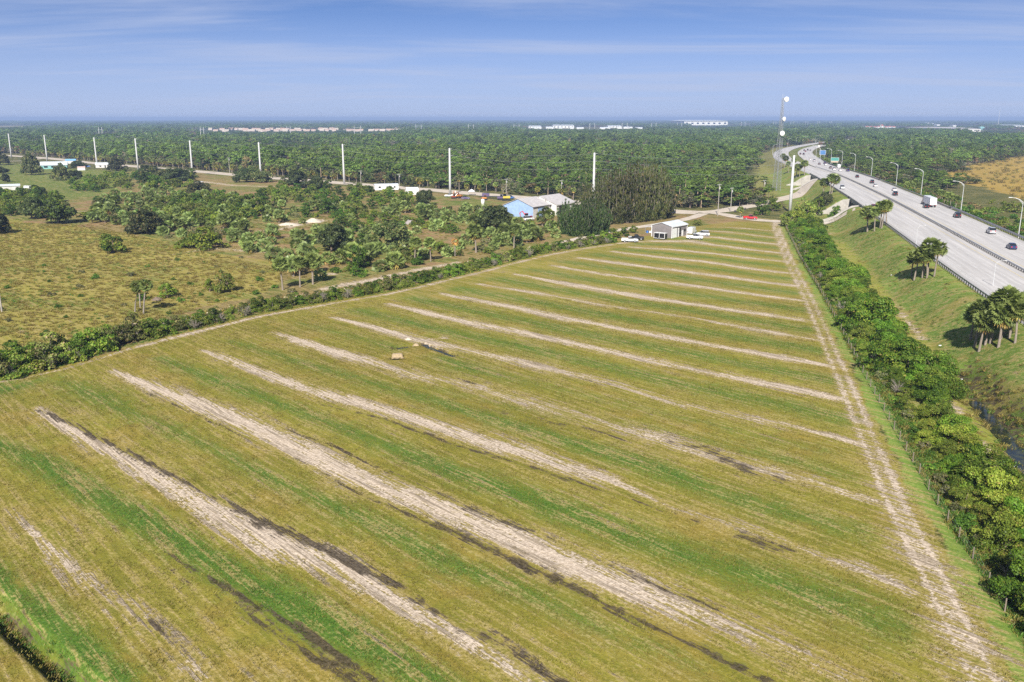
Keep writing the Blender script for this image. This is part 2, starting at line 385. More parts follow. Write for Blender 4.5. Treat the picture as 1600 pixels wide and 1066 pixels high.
# wheel tracks: both ruts of the lane along the right edge, the worn track along the left edge
LANE = [(1212,344),(1213,356),(1222,380),(1232,405),(1247,435),(1262,465),(1278,500),(1295,540),(1312,580),(1332,625),(1352,675),(1378,735),(1404,795),(1432,850),(1470,925),(1512,1010),(1545,1085)]
lane = smooth_line(GA(LANE), 2.0)
lt = np.gradient(lane, axis=0); lt /= np.linalg.norm(lt, axis=1)[:, None]; ln_ = np.stack([lt[:, 1], -lt[:, 0]], 1)
PERIM = [(-60,612,0.36,0.60),(0,597,0.36,0.69),(50,588,0.36,0.73),(100,577,0.43,0.69),(150,562,0.50,0.52),(200,546,0.72,0.69),(250,533,0.86,0.77),(300,521,0.94,0.86),(350,508,0.86,0.86),(400,496,0.86,0.82),(460,485,0.86,0.82),(520,474,0.72,0.73),(570,466,0.79,0.65),(620,457,0.94,0.77),(680,443,0.94,0.73),(750,426,0.86,0.69),(810,410,0.94,0.73),(870,396,0.94,0.73),(930,386,1.08,0.73),(985,378,1.15,0.69),(1040,376,1.44,0.69)]
WETS = [
 [(58,640,.35,.9),(100,657,.7,1),(150,682,.7,1),(230,722,.55,1),(300,760,.5,.95),(370,795,.7,.9),(440,828,.9,.95),(510,860,.9,.9),(600,905,.9,.9),(700,965,.9,.85),(780,1010,.9,.85),(870,1066,1.0,.8)],
 [(120,672,.2,.6),(250,742,.22,.9),(350,793,.25,.8),(430,840,.3,.6)],
 [(215,607,.2,.6),(300,645,.3,.95),(360,672,.3,1),(410,697,.3,.8),(480,725,.35,.8),(560,770,.4,.75),(640,805,.45,.8),(710,832,.6,.95),(790,868,.9,1),(870,905,.9,1),(950,945,.7,.95),(1030,985,.7,.9),(1130,1030,.8,.85),(1220,1075,.8,.8)],
 [(420,662,.35,.8),(520,698,.4,.9),(620,742,.5,.85),(700,780,.6,.7),(760,806,.8,.75),(860,842,.6,.7),(1000,905,.6,.75),(1130,955,.6,.7)],
 [(500,632,.3,.7),(600,655,.4,.9),(700,692,.5,.9),(800,722,.5,.85),(900,752,.6,.8),(1000,785,.6,.7),(1090,815,.7,.55)],
 [(760,637,.9,.6),(860,660,1.0,.7),(940,675,.8,.6),(1000,692,.8,.6)],
 [(1040,690,1.0,.6),(1100,700,1.0,.75),(1180,742,1.6,.75),(1240,755,1.2,.65)],
 [(1160,838,1.2,.6),(1200,850,1.2,.75),(1240,862,1.0,.6)],
 [(870,585,.7,.6),(910,592,.8,.7),(950,602,.6,.6)],
 [(690,584,.6,.6),(740,600,.6,.6)],
 [(255,862,.3,.7),(330,905,.45,1),(400,945,.5,1.1),(470,985,.5,1.1),(560,1045,.5,1.1),(640,1100,.5,1)],
 [(330,925,.3,.6),(400,970,.5,1.1),(470,1012,.5,1.1),(560,1072,.5,1.1),(600,1100,.5,1.1)],
 [(270,880,.8,.5),(400,958,1.3,.62),(560,1058,1.4,.62)],
 [(180,945,.5,.6),(240,980,.6,.7),(300,1030,.5,.5)],
 [(0,950,.9,1),(60,1012,1.0,1.05),(135,1075,1.0,1.05)],
]
LUSH = [
 [(-20,688,1.5,.8),(60,722,2.2,1),(150,775,2.0,1),(250,832,2.0,1),(330,875,2.0,1),(400,915,2.2,1.15),(480,960,2.2,1.2),(560,1005,2.0,1.1),(660,1060,2.0,.9),(720,1095,2,.8)],
 [(60,585,2,.5),(140,612,3.5,.8),(230,655,2.2,.65),(330,700,1.6,.7),(430,750,1.6,.7),(520,790,1.8,.75),(620,835,2.2,.85),(700,880,2.2,.85),(800,915,2.0,.7),(900,960,2.0,.6),(1100,1040,2,.5)],
 [(250,560,2,.7),(330,590,2.6,.85),(420,625,2.0,.8),(520,662,1.8,.8),(620,702,2.2,.85),(720,742,2.4,.9),(820,775,2.4,.95),(900,805,2.6,1),(1000,842,2.6,.9),(1130,885,3.0,.85),(1260,925,3.4,.85),(1400,975,3.5,.7)],
 [(360,532,2,.6),(460,563,2.2,.75),(560,592,2.0,.7),(660,622,2.2,.75),(760,652,2.2,.8),(860,682,2.2,.8),(960,712,2.4,.95),(1030,735,2.4,.9),(1110,765,2.6,.75),(1220,800,3.0,.75),(1330,830,3.0,.65)],
 [(600,600,2,.4),(700,610,2.2,.5),(830,640,2,.6),(930,655,2,.55),(1030,672,2.2,.6),(1130,695,2.6,.6),(1240,722,3,.65),(1330,745,2.4,.5)],
 [(470,505,2.2,.6),(560,528,2.4,.6),(620,545,2.4,.65)],[(688,560,2,.7),(730,575,3,.75),(790,590,3,.6),(900,615,2.2,.45),(1050,650,2.4,.5),(1180,680,2.4,.5),(1300,705,2.2,.5)],
 [(-40,850,1.2,.7),(0,905,1.4,.9),(60,960,1.6,1),(130,1022,1.8,1.1),(180,1066,1.8,1)],
 [(-30,560,3,.6),(0,612,3.0,.9),(60,595,2.2,.7)],
]
midl = []
for a, b in zip(STRIPES[5:-1], STRIPES[6:]):
    pa, pb = GA(a), GA(b); ia = np.linspace(0, len(a)-1, 6); ib = np.linspace(0, len(b)-1, 6)
    A_ = np.stack([np.interp(ia, range(len(a)), pa[:, k]) for k in (0, 1)], 1); B_ = np.stack([np.interp(ib, range(len(b)), pb[:, k]) for k in (0, 1)], 1)
    midl.append(np.hstack([(A_+B_)/2, np.full((6, 1), 3.6), np.full((6, 1), .86)]))

def layer(x, y, lines, near=True):
    out = np.zeros(x.shape)
    for L in lines:
        if isinstance(L, np.ndarray): Pw, v = L[:, :2], L[:, 2:]
        else: Pw = GA(L); v = np.array([q[2:] for q in L], float)
        lo = Pw.min(0)-12; hi = Pw.max(0)+12
        m = (x > lo[0]) & (x < hi[0]) & (y > lo[1]) & (y < hi[1])
        if not m.any(): continue
        d, q = polydist(x[m], y[m], Pw, v); q[:, 0] = np.maximum(q[:, 0], .0021*np.hypot(x[m], y[m]))
        out[m] = np.maximum(out[m], np.clip(q[:, 1]*(1-.5*d/q[:, 0]), 0, 1.2))
    return out
ZONES = {   # albedo of the ground cover, region by region (pixel polygons thrown on the ground)
 'forest': ((.06,.075,.02), None),
 'scrub': ((.20,.155,.06), [(-500,300),(0,300),(240,262),(430,282),(700,303),(860,322),(1060,334),(1140,336),(1215,342),(1214,352),(1000,374),(870,394),(620,454),(300,518),(0,600),(-500,690)]),
 'yard': ((.11,.155,.03), [(-500,252),(20,254),(80,262),(150,266),(210,270),(205,284),(180,296),(130,310),(90,314),(-500,320)]),
 'yardb': ((.13,.16,.035), [(700,304),(790,316),(780,335),(700,318),(650,318)]),
 'pasture': ((.265,.235,.052), [(-600,330),(0,338),(55,350),(140,356),(235,372),(330,396),(425,408),(445,440),(400,462),(290,484),(200,508),(120,530),(0,568),(-600,720)]),
 'field': ((.205,.19,.030), [(-700,760),(0,592),(110,570),(300,515),(400,490),(520,468),(620,450),(750,420),(870,391),(990,372),(1050,362),(1100,352),(1150,346),(1208,348),(1222,362),(1300,510),(1345,610),(1400,720),(1470,850),(1560,1010),(1620,1130),(1000,1700),(-800,1500)]),
 'verge': ((.16,.235,.04), [(1208,346),(1300,346),(1370,352),(1480,440),(1620,560),(2200,1000),(1900,1300),(1620,1130),(1470,850),(1345,610),(1222,362)]),
 'marsh': ((.33,.225,.045), [(1462,274),(1500,262),(1545,252),(1600,245),(1900,225),(2100,330),(1700,335),(1600,312),(1550,296),(1500,285)]),
 'far_meadow': ((.20,.18,.09), [(-300,196),(0,197),(110,196.5),(60,202),(0,205),(-300,206)]),
 'clearing': ((.18,.19,.06), [(135,214),(160,209.5),(215,209.5),(240,212),(200,217),(150,218)]),
 'bank': ((.19,.20,.05), [(1178,262),(1195,238),(1212,231),(1240,226),(1245,260),(1268,282),(1250,300),(1200,318),(1180,300)]),
}
x, y = GX.ravel(), GY.ravel()
big = RR.ravel()
jx = x + (fbm(x, y, 11, 21)-.5)*np.clip(big*.03, 2, 30); jy = y + (fbm(x, y, 11, 31)-.5)*np.clip(big*.03, 2, 30)
base = np.zeros((len(x), 3)); base[:] = ZONES['forest'][0]
fieldm = np.zeros(len(x), bool); pasm = np.zeros(len(x), bool); scrubm = np.zeros(len(x), bool)
for k, (c, poly) in ZONES.items():
    if poly is None: continue
    pw = GA(poly); m = inpoly(jx if k != 'field' else x+(fbm(x, y, 3, 9)-.5)*1.5, jy if k != 'field' else y, pw); base[m] = c
    if k == 'field': fieldm = m
    if k == 'pasture': pasm = m
    if k == 'scrub': scrubm = m
    if k in ('yard', 'pasture', 'field'): scrubm &= ~m
lat, ind = hw_near(x, y)
em = (lat > HALF[ind]-2) & (lat < HALF[ind]+26) & (y < 720) & (y > -100) & ~fieldm
base[em & (fbm(x, y, 14, 55) > .2)] = (.15,.22,.04)
em2 = (lat < -HALF[ind]+2) & (lat > -HALF[ind]-30) & (y < 1000)
base[em2] = (.13,.17,.033)
med = (np.abs(lat) < MEDIAN[ind]) & (y > 700) & (y < 1500); base[med] = (.10,.14,.03)
out_l = (lat > HALF[ind]) & (lat < HALF[ind]+9) & (y > 720) & (y < 1300); base[out_l] = (.15,.16,.05)
# large soft patches that belong to the sward
pt = fbm(x, y, 26, 40); pt2 = fbm(x, y, 7, 44)
base *= (.80 + .4*pt)[:, None]
straw = np.array((.30,.225,.065)); green = np.array((.10,.145,.022)); earth = np.array((.25,.155,.08))
def blend(mask, col, f): base[mask] = base[mask]*(1-f[mask][:, None]) + col*f[mask][:, None]
blend(pasm, green, sstep(.5, .68, fbm(x*.6+y*.25, y, 13, 61))*.7); blend(pasm, straw, sstep(.52, .72, fbm(x*.3, y, 9, 67))*.45)
blend(scrubm, green, sstep(.42, .62, fbm(x, y, 16, 71))*.75); blend(scrubm, earth, sstep(.55, .72, fbm(x, y, 10, 77))*.9)
blend(em, green, sstep(.45, .7, fbm(x, y, 9, 81))*.7); blend(em, straw*.9, sstep(.55, .75, fbm(x, y, 6, 83))*.6)
blend(em2, green, sstep(.4, .7, fbm(x, y, 9, 91))*.7)
blend(fieldm, np.array((.27,.19,.045)), sstep(.5, .75, pt2)*.5)
# yellow mown strip along the foot of the embankment
STRIPY = GA([(1310,380),(1345,420),(1378,465),(1420,520),(1470,580),(1520,650),(1570,715),(1640,800)])
d = polydist(x, y, STRIPY); f = (1-sstep(1.0, 3.2, d))*.75; blend(f > 0, np.array((.25,.25,.04)), f)
sand = layer(x, y, [[(a_, b_, h_*1.15, s_*(.88 if i_ in (3, 4, 5, 8) and a_ > 650 else 1)) for a_, b_, h_, s_ in L_] for i_, L_ in enumerate(STRIPES)])*.92
lanes = []
for off, wd in ((.9, .5), (-.9, .5)):
    q = lane + ln_*off; k = np.arange(len(q))
    lanes.append(np.hstack([q, np.full((len(q), 1), wd), (.62+.35*vnoise(k*2.0, k*0+off*9, 9, 5))[:, None]]))
nearl = np.clip((140-lane[:, 1])/60, 0, 1)
lanes.append(np.hstack([lane, (1.3+1.0*nearl)[:, None], (.20+.34*nearl)[:, None]]))
sand = np.maximum(sand, layer(x, y, lanes+[PERIM]))
# sandy yards and paths away from the field
PATHS = [
 [(300,283,3,.9),(330,286,3,.9)],[(100,332,1.2,.7),(190,328,1.4,.7),(250,322,1.3,.6)],[(150,338,1.0,.7),(210,346,1.2,.8)],
 [(400,362,1.4,.8),(440,358,1.6,.9),(480,348,2.2,.9)],[(300,348,1.4,.7),(335,346,1.4,.8)],[(440,352,3,.9),(500,345,3.5,1)],
 [(270,398,1,.5),(330,388,1.2,.7),(420,395,1.5,.7)],[(500,430,1.6,.7),(520,428,1.6,.8)],
 [(320,284,2.5,.7),(365,290,3,.8),(430,292,3,.7)],
 [(505,452,1.8,1),(560,442,2.1,1.05),(600,434,2.0,1.0),(640,425,1.6,.8),(660,421,1.9,1),(700,414,1.9,1),(720,409,1.2,.7)],
 [(130,522,1.0,.9),(165,516,1.0,.9)],[(215,506,.8,.8),(260,499,.8,.7)],
 [(1385,283,2.5,1),(1402,278,3.5,1),(1412,274,2.5,.9)],[(1480,262,4,.9),(1510,254,6,1.0),(1545,249,5,.9)],
 [(1285,370,.6,.6),(1300,364,.6,.7)],[(1470,620,.8,.55),(1500,645,.8,.7)],[(1530,690,.9,.7),(1560,740,1.0,.75)],[(1390,470,.8,.5),(1440,530,1.0,.6)],
 [(655,534,.5,.7),(672,530,.9,.9),(692,529,.8,.8)],
]
sand = np.maximum(sand, layer(x, y, PATHS))
wet = layer(x, y, WETS)
for Pp, r_ in zip(POOLS, POOL_R): wet = np.maximum(wet, 1.2-.5*polydist(x, y, Pp)/r_)
dd = polydist(x, y, DITCH); wet = np.maximum(wet, np.clip(.95-.16*dd, 0, 1))
lush = np.maximum(layer(x, y, [[(a_, b_, h_*1.2, s_*1.1) for a_, b_, h_, s_ in L_] for L_ in LUSH]), layer(x, y, midl))
# weeds along the fence on the right and along the foot of the left hedge
lush = np.maximum(lush, layer(x, y, [np.hstack([lane - ln_*(4.4+nearl[:, None]), np.full((len(lane), 1), 1.0), np.full((len(lane), 1), 1.0)])]))
lush = np.maximum(lush, np.where(fieldm, 0, .3)*0)
E_ = [np.clip(v, 0, 1.2) for v in (sand, wet, lush)]

t = NT('ground_cover'); pos = t.node('ShaderNodeTexCoord').outputs['Object']
def att(n):
    a = t.node('ShaderNodeAttribute'); a.attribute_name = n; return a
STR_ANG = math.atan2(-.74, .67)
along = t.mapping(pos, (1, 1, 1), (0, 0, -STR_ANG))
alng = t.mapping(along, (.22, 1, 1))
n_fine = t.noise(pos, 2.6, 6, .65); n_str = t.noise(alng, .95, 6, .62); n_big = t.noise(pos, .12, 5, .6); n_tiny = t.noise(pos, 7.5, 3, .6)
n_mid = t.noise(pos, .55, 5, .62); n_lin = t.noise(t.mapping(along, (.05, 1, 1)), 1.5, 7, .66); n_lin2 = t.noise(t.mapping(along, (.09, 1, 1)), .42, 5, .6)
ba = att('base').outputs['Color']
def ex(v, lo=.34, hi=.66): return t.ramp(v, lo, hi)          # spread a noise over 0..1
X_lin, X_fine, X_str, X_mid, X_tiny, X_lin2 = ex(n_lin), ex(n_fine), ex(n_str), ex(n_mid), ex(n_tiny), ex(n_lin2)
def wsum(*pairs):
    s = None
    for v, w in pairs:
        q = t.math('MULTIPLY', t.math('SUBTRACT', v, .5), w); s = q if s is None else t.math('ADD', s, q)
    return s
far_w = 1.0
fg = t.math('ADD', wsum((X_fine, .35), (X_str, .35), (X_lin, .2)), .5)
col = t.mix(t.ramp(fg, .0, 1.0), t.mix(1.0, ba, (.66,.72,.66), 'MULTIPLY'), t.mix(1.0, ba, (1.34,1.27,1.3), 'MULTIPLY'))
col = t.mix(t.math('MULTIPLY', X_lin2, .42), col, t.mix(1.0, ba, (1.42,1.26,1.7), 'MULTIPLY'))
col = t.mix(t.ramp(n_mid, .5, .72, 0, .4), col, t.mix(1.0, ba, (.78,.98,.7), 'MULTIPLY'))
col = t.mix(t.ramp(n_tiny, .53, .72, 0, .5), col, t.mix(1.0, ba, (.42,.52,.42), 'MULTIPLY'))
lu = t.math('ADD', att('lush').outputs['Fac'], wsum((X_lin, .34), (X_lin2, .30), (X_mid, .22), (X_fine, .2)))
lcol = t.mix(X_fine, (.034,.10,.013), (.095,.185,.026))
col = t.mix(t.ramp(lu, .10, 1.0, 0, .92), col, lcol)
we = t.math('ADD', att('wet').outputs['Fac'], wsum((X_lin, .6), (X_str, .25), (X_fine, .25), (X_mid, .45), (X_lin2, .3)))
sa = t.math('ADD', att('sand').outputs['Fac'], wsum((X_lin, .72), (X_lin2, .26), (X_str, .15), (X_fine, .24), (X_mid, .2)))
scol = t.mix(X_fine, (.42,.335,.255), (.68,.57,.455))
scol = t.mix(t.ramp(n_tiny, .52, .70, 0, .55), scol, (.24,.18,.10))
scol = t.mix(t.ramp(n_lin, .50, .60, 0, .72), scol, (.21,.165,.115))
scol = t.mix(t.ramp(n_mid, .55, .70, 0, .35), scol, (.32,.25,.12))
fringe = t.ramp(sa, -.08, .45, 0, .9)
smask = t.ramp(sa, .38, .62, 0, .96)
col = t.mix(fringe, col, t.mix(X_fine, (.27,.205,.06), (.42,.335,.145)))
col = t.mix(smask, col, scol)
col = t.mix(t.ramp(we, .50, .85, 0, .9), col, t.mix(X_fine, (.028,.021,.015), (.10,.078,.05)))
hgt = t.math('ADD', t.math('MULTIPLY', n_fine, .6), t.math('ADD', t.math('MULTIPLY', n_tiny, .35), t.math('MULTIPLY', n_str, .5)))
hgt = t.math('ADD', hgt, t.math('MULTIPLY', t.math('ADD', smask, .25), t.math('MULTIPLY', n_lin, 1.3)))
t.bsdf(col, .95, .08, 0.0, t.bump(hgt, .6, .24))
M_ground = t.m
me = grid_mesh('ground', P, M_ground, closed=True)
for nm, v in zip(('sand', 'wet', 'lush'), E_):
    a = me.attributes.new(nm, 'FLOAT', 'POINT'); a.data.foreach_set('value', v.astype(np.float32))
a = me.attributes.new('base', 'FLOAT_COLOR', 'POINT'); a.data.foreach_set('color', np.hstack([np.clip(base, 0, 1), np.ones((len(base), 1))]).astype(np.float32).ravel())
ground = tag(link('ground', me), 'flat grassy land with the striped field', kind='structure')
del jx, jy, base, big

# water in the ditch and in the little pits
t = NT('ditch_water'); pos = t.node('ShaderNodeTexCoord').outputs['Object']
nw = t.noise(pos, 1.3, 4)
t.bsdf(t.mix(t.ramp(t.noise(pos, .8, 5), .45, .6), (.016,.022,.020), (.045,.05,.02)), .06, .5, 0.0, t.bump(nw, .12, .03)); M_water = t.m
def water(Pw, half, z, name='water'):
    Q = smooth_line(Pw, .6); T = np.gradient(Q, axis=0); T /= np.linalg.norm(T, axis=1)[:, None]; N = np.stack([-T[:, 1], T[:, 0]], 1)
    h = half*(.75+.5*vnoise(np.arange(len(Q))*1.0, np.arange(len(Q))*0.0, 3, 3))[:, None]
    PP = np.stack([np.c_[Q+N*h, np.full(len(Q), z)], np.c_[Q-N*h, np.full(len(Q), z)]], 1)
    return tag(link(name, grid_mesh(name, PP, M_water)), kind='structure')
water(DITCH[2:], 2.6, -.62)
for Pp, r_ in zip(POOLS, POOL_R): water(Pp, r_*1.15, -.24)

# ------------------------------------------------------------------ highway, bridges, roads
def conc(name, col, uv=False):
    t = NT(name)
    pos = t.node('ShaderNodeTexCoord').outputs['UV' if uv else 'Object']
    n = t.noise(t.mapping(pos, (.02, .55, 1)) if uv else pos, 1.0 if uv else .5, 6, .6)
    n2 = t.noise(t.mapping(pos, (.25, .8, 1)) if uv else pos, 1.2 if uv else 3, 5, .6)
    c = t.mix(t.ramp(n, .28, .72), tuple(v*.80 for v in col), tuple(v*1.12 for v in col))
    c = t.mix(t.ramp(n2, .5, .75, 0, .35), c, tuple(v*.62 for v in col))
    if uv:
        s2 = t.node('ShaderNodeSeparateXYZ'); t.link(pos, s2.inputs[0])
        fr = t.math('FRACT', t.math('DIVIDE', s2.outputs[0], 6.1)); j = t.math('GREATER_THAN', fr, .985)
        c = t.mix(t.math('MULTIPLY', j, .35), c, tuple(v*.4 for v in col))
        # tyre-worn bands: darker along the two wheel paths of every lane
        ll = t.math('FRACT', t.math('DIVIDE', t.math('ADD', t.math('ABSOLUTE', s2.outputs[1]), -.6), 3.65))
        wv = t.math('ABSOLUTE', t.math('SINE', t.math('MULTIPLY', ll, 2*math.pi)))
        c = t.mix(t.math('MULTIPLY', t.ramp(wv, .45, 1.0), t.ramp(n, .3, .8, .03, .24)), c, tuple(v*.52 for v in col))
        # long oil and soot smears left by braking traffic
        sm = t.noise(t.mapping(pos, (.017, .42, 1)), 1.0, 4, .5)
        c = t.mix(t.ramp(sm, .62, .78, 0, .5), c, (.13,.125,.12))
    t.bsdf(c, .85, .25); return t.m
M_hwy = conc('highway_concrete', (.50,.48,.465), True)
M_conc = conc('bridge_concrete', (.40,.375,.345))
M_white = plain('road_paint', (.60,.59,.57), var=.12); M_yel = plain('yellow_road_paint', (.62,.50,.22), var=.2)
M_steel = plain('galvanised_steel', (.42,.43,.44), .45, .5, .6)
M_dark = plain('dark_steel', (.045,.045,.048), .5); M_black = plain('black_rubber', (.02,.02,.02), .8)
def ribbon(idx, l0, l1, dz, n=2):
    """sheet along the highway between lateral offsets l0 and l1 (arrays or numbers)"""
    l0 = np.broadcast_to(l0, (len(idx),)); l1 = np.broadcast_to(l1, (len(idx),)); rows = []; uv = []
    for k in range(n):
        f = k/(n-1); l = l0*(1-f)+l1*f
        rows.append(np.c_[HWC[idx, :2] + HWN[idx]*l[:, None], HWC[idx, 2]+dz]); uv.append(np.c_[HWS[idx], l])
    return np.stack(rows, 1), np.stack(uv, 1)
ALL = np.arange(len(HWC))
END = hw_at(1700)
IDX = ALL[:]
for sgn in (1, -1):
    Pq, Uq = ribbon(IDX, sgn*MEDIAN[IDX], sgn*HALF[IDX], 0.0, 6)
    Ps = np.c_[HWC[IDX, :2] + HWN[IDX]*(sgn*(HALF[IDX]+.02))[:, None], HWC[IDX, 2]-.6][:, None]
    Pq = np.concatenate([Pq, Ps], 1); Uq = np.concatenate([Uq, Uq[:, -1:]+np.array([0, .3])], 1)
    tag(link('highway', grid_mesh('highway', Pq, M_hwy, Uq)), kind='structure')
near_i = ALL[:hw_at(700)]
Pq, Uq = ribbon(near_i, .62, -.62, .004, 2)
tag(link('median_strip', grid_mesh('median_strip', Pq, M_conc, Uq)), kind='structure')
# painted lines
def marks(name, mat, lats, on=None, off=None, w=.16, upto=1500):
    Vq = []
    for sg in (1, -1):
        for la in lats:
            s_ = 0.0
            ends = HWS[hw_at(upto)]
            step = (on+off) if on else 8.0
            while s_ < ends:
                a, b = s_, s_ + (on or 8.0)
                q = []
                for ss in (a, b):
                    c = np.array([np.interp(ss, HWS, HWC[:, k]) for k in range(3)]); nn = np.array([np.interp(ss, HWS, HWN[:, k]) for k in (0, 1)])
                    mh = np.interp(ss, HWS, MEDIAN)
                    for e in (-w, w):
                        l = sg*(mh + la) + e; q.append((c[0]+nn[0]*l, c[1]+nn[1]*l, c[2]+.02))
                Vq.append([q[0], q[1], q[3], q[2]]); s_ += step
    tag(link(name, quads_mesh(name, np.array(Vq), mat)), kind='structure')
marks('lane_marking', M_white, (5.3, 9.0, 12.6), 3.0, 9.0, .11)
marks('edge_line', M_white, (16.0-2.0,), None, None, .09)
marks('yellow_edge_line', M_yel, (1.9,), None, None, .09)

# guard rails: a beam on posts, a thing each
def guard_rail(lat_fn, i0, i1, label, beams=(.62,), both=False):
    root = empty('guard_rail', (float(HWC[i0, 0]), float(HWC[i0, 1]), float(HWC[i0, 2])), label=label, cat='guard rail', group='guard rails of the highway')
    o3 = np.array(root.location)
    idx = np.arange(i0, i1)
    lat_ = np.array([lat_fn(i) for i in idx]); base_ = np.c_[HWC[idx, :2]+HWN[idx]*lat_[:, None], HWC[idx, 2]] - o3
    b = MB()
    for h in beams:
        for s in ((-.09, .09) if both else (0,)):
            for k in range(len(idx)-1):
                p, q = base_[k], base_[k+1]; n = HWN[idx[k]]
                A = [(p[0]+n[0]*(s+e), p[1]+n[1]*(s+e), p[2]+h+z) for e, z in ((-.04, -.17), (.04, -.17), (.04, .17), (-.04, .17))]
                B = [(q[0]+n[0]*(s+e), q[1]+n[1]*(s+e), q[2]+h+z) for e, z in ((-.04, -.17), (.04, -.17), (.04, .17), (-.04, .17))]
                b.add(A+B, [(0, 1, 5, 4), (1, 2, 6, 5), (2, 3, 7, 6), (3, 0, 4, 7)])
    b.build('beam', M_steel, root)
    pm = MB().box((0, 0, .3), (.16, .16, 1.0)).mesh('rail_post', M_dark)
    s0, s1 = HWS[i0], HWS[i1-1]; ss = np.arange(s0+1, s1, 2.0)
    far = []
    for k, s_ in enumerate(ss):
        p = [float(np.interp(s_, HWS[idx], base_[:, c])) for c in range(3)]
        if p[1]+o3[1] > 100 and k < 300: link('post', pm, root, p)
    return root
i_a, i_b = hw_at(30), hw_at(800)
guard_rail(lambda i: HALF[i]+.35, i_a, hw_at(376), 'guard rail along the near left edge of the highway before the bridges')
guard_rail(lambda i: HALF[i]+.35, hw_at(414), hw_at(553), 'guard rail on the mound between the two bridges')
guard_rail(lambda i: -HALF[i]-.35, i_a, hw_at(376), 'guard rail along the far right edge of the highway near the lorry', (.62, 1.0))
guard_rail(lambda i: -HALF[i]-.35, hw_at(414), hw_at(900), 'guard rail along the right edge of the highway beyond the bridges')
guard_rail(lambda i: .0, i_a, hw_at(700), 'dark guard rail down the middle of the highway', (.62,), True)

# the two bridges: deck beams, parapets, abutments, wing walls, piers
def bridge(gi, label):
    a, b = gi; c = HWC[(a+b)//2]
    root = empty('highway_bridge', (float(c[0]), float(c[1]), 0), label=label, cat='bridge'); o3 = np.array([c[0], c[1], 0])
    idx = np.arange(a-1, b+2)
    for nm, l0, l1, z0, z1, mt in (('deck', 17.1, -17.1, -.02, -.35, M_conc), ('beam', 17.0, 16.4, -.35, -1.5, M_conc), ('beam', -17.0, -16.4, -.35, -1.5, M_conc),
                               ('beam', 9, 8.4, -.35, -1.5, M_conc), ('beam', -9, -8.4, -.35, -1.5, M_conc), ('beam', .5, -.5, -.35, -1.5, M_conc),
                               ('parapet', 17.55, 17.2, .85, -.5, M_conc), ('parapet', -17.55, -17.2, .85, -.5, M_conc)):
        m = MB()
        for k in range(len(idx)-1):
            q = []
            for i in (idx[k], idx[k+1]):
                for l, z in ((l0, z0), (l1, z0), (l1, z1), (l0, z1)):
                    q.append((HWC[i, 0]+HWN[i, 0]*l-o3[0], HWC[i, 1]+HWN[i, 1]*l-o3[1], HWC[i, 2]+z))
            m.add(q, [(0, 1, 5, 4), (1, 2, 6, 5), (2, 3, 7, 6), (3, 0, 4, 7)])
        m.build(nm, mt, root)
    for i, sd_ in ((a, 1), (b, -1)):
        zt = HWC[i, 2]-1.5
        def at(l, s): return (HWC[i, 0]+HWN[i, 0]*l+HWT[i, 0]*s-o3[0], HWC[i, 1]+HWN[i, 1]*l+HWT[i, 1]*s-o3[1])
        m = MB(); q = [(*at(l, s), z) for z in (-1.5, zt) for l, s in ((17.3, 0), (-17.3, 0), (-17.3, sd_*3.3), (17.3, sd_*3.3))]
        m.add(q, [(0, 1, 2, 3), (4, 5, 6, 7), (0, 1, 5, 4), (1, 2, 6, 5), (2, 3, 7, 6), (3, 0, 4, 7)]); m.build('abutment', M_conc, root)
        for sg in (1, -1):
            m = MB(); top = [(l, (HWC[i, 2]-.35)*(1-float(sstep(0, 1, np.array((l-17.2-1.2)/14))))+.35) for l in (17.3, 20.5, 24, 27.5, 33)]
            q = []
            for s in (sd_*2.9, sd_*3.5):
                for l, z in top: q += [(*at(sg*l, s), z), (*at(sg*l, s), -1.5)]
            fs = []
            for k in range(4):
                fs += [(2*k, 2*k+2, 2*k+3, 2*k+1), (10+2*k, 10+2*k+1, 10+2*k+3, 10+2*k+2), (2*k, 10+2*k, 10+2*k+2, 2*k+2)]
            fs += [(8, 18, 19, 9), (0, 1, 11, 10)]
            m.add(q, fs); m.build('wing_wall', M_conc, root)
    i = (a+b)//2
    for l in (-13, -6.5, 0, 6.5, 13):
        MB().tube([(HWC[i, 0]+HWN[i, 0]*l-o3[0], HWC[i, 1]+HWN[i, 1]*l-o3[1], z) for z in (-1, HWC[i, 2]-1.5)], .55, 10).build('pier', M_conc, root)
bridge(GAPS[0], 'nearer concrete highway bridge with dark opening behind the palm clump')
bridge(GAPS[1], 'farther concrete highway bridge with pale wing wall over the curving dirt road')

M_road = NT('sandy_road'); t = M_road; pos = t.node('ShaderNodeTexCoord').outputs['Object']
n = t.noise(pos, .35, 6, .6); n2 = t.noise(pos, 2.5, 4)
c = t.mix(t.ramp(n, .3, .7), (.44,.38,.31), (.60,.52,.43)); c = t.mix(t.ramp(n2, .5, .75, 0, .4), c, (.30,.26,.20)); t.bsdf(c, .95, .1); M_road = t.m
def road(name, pts, half, dz=.06, mat=None, label=None, z=None):
    Q = smooth_line(GA(pts), 3.0); T = np.gradient(Q, axis=0); T /= np.linalg.norm(T, axis=1)[:, None]; N = np.stack([-T[:, 1], T[:, 0]], 1)
    cols = []
    for f in (-1, -.5, 0, .5, 1):
        q = Q + N*(half*f*(.92+.16*vnoise(np.arange(len(Q))*1., np.arange(len(Q))*0., 6, int(3+f*2))[:, None])); cols.append(np.c_[q, hz(q[:, 0], q[:, 1])+dz])
    o = link(name, grid_mesh(name, np.stack(cols, 1), mat or M_road)); return tag(o, kind='structure')
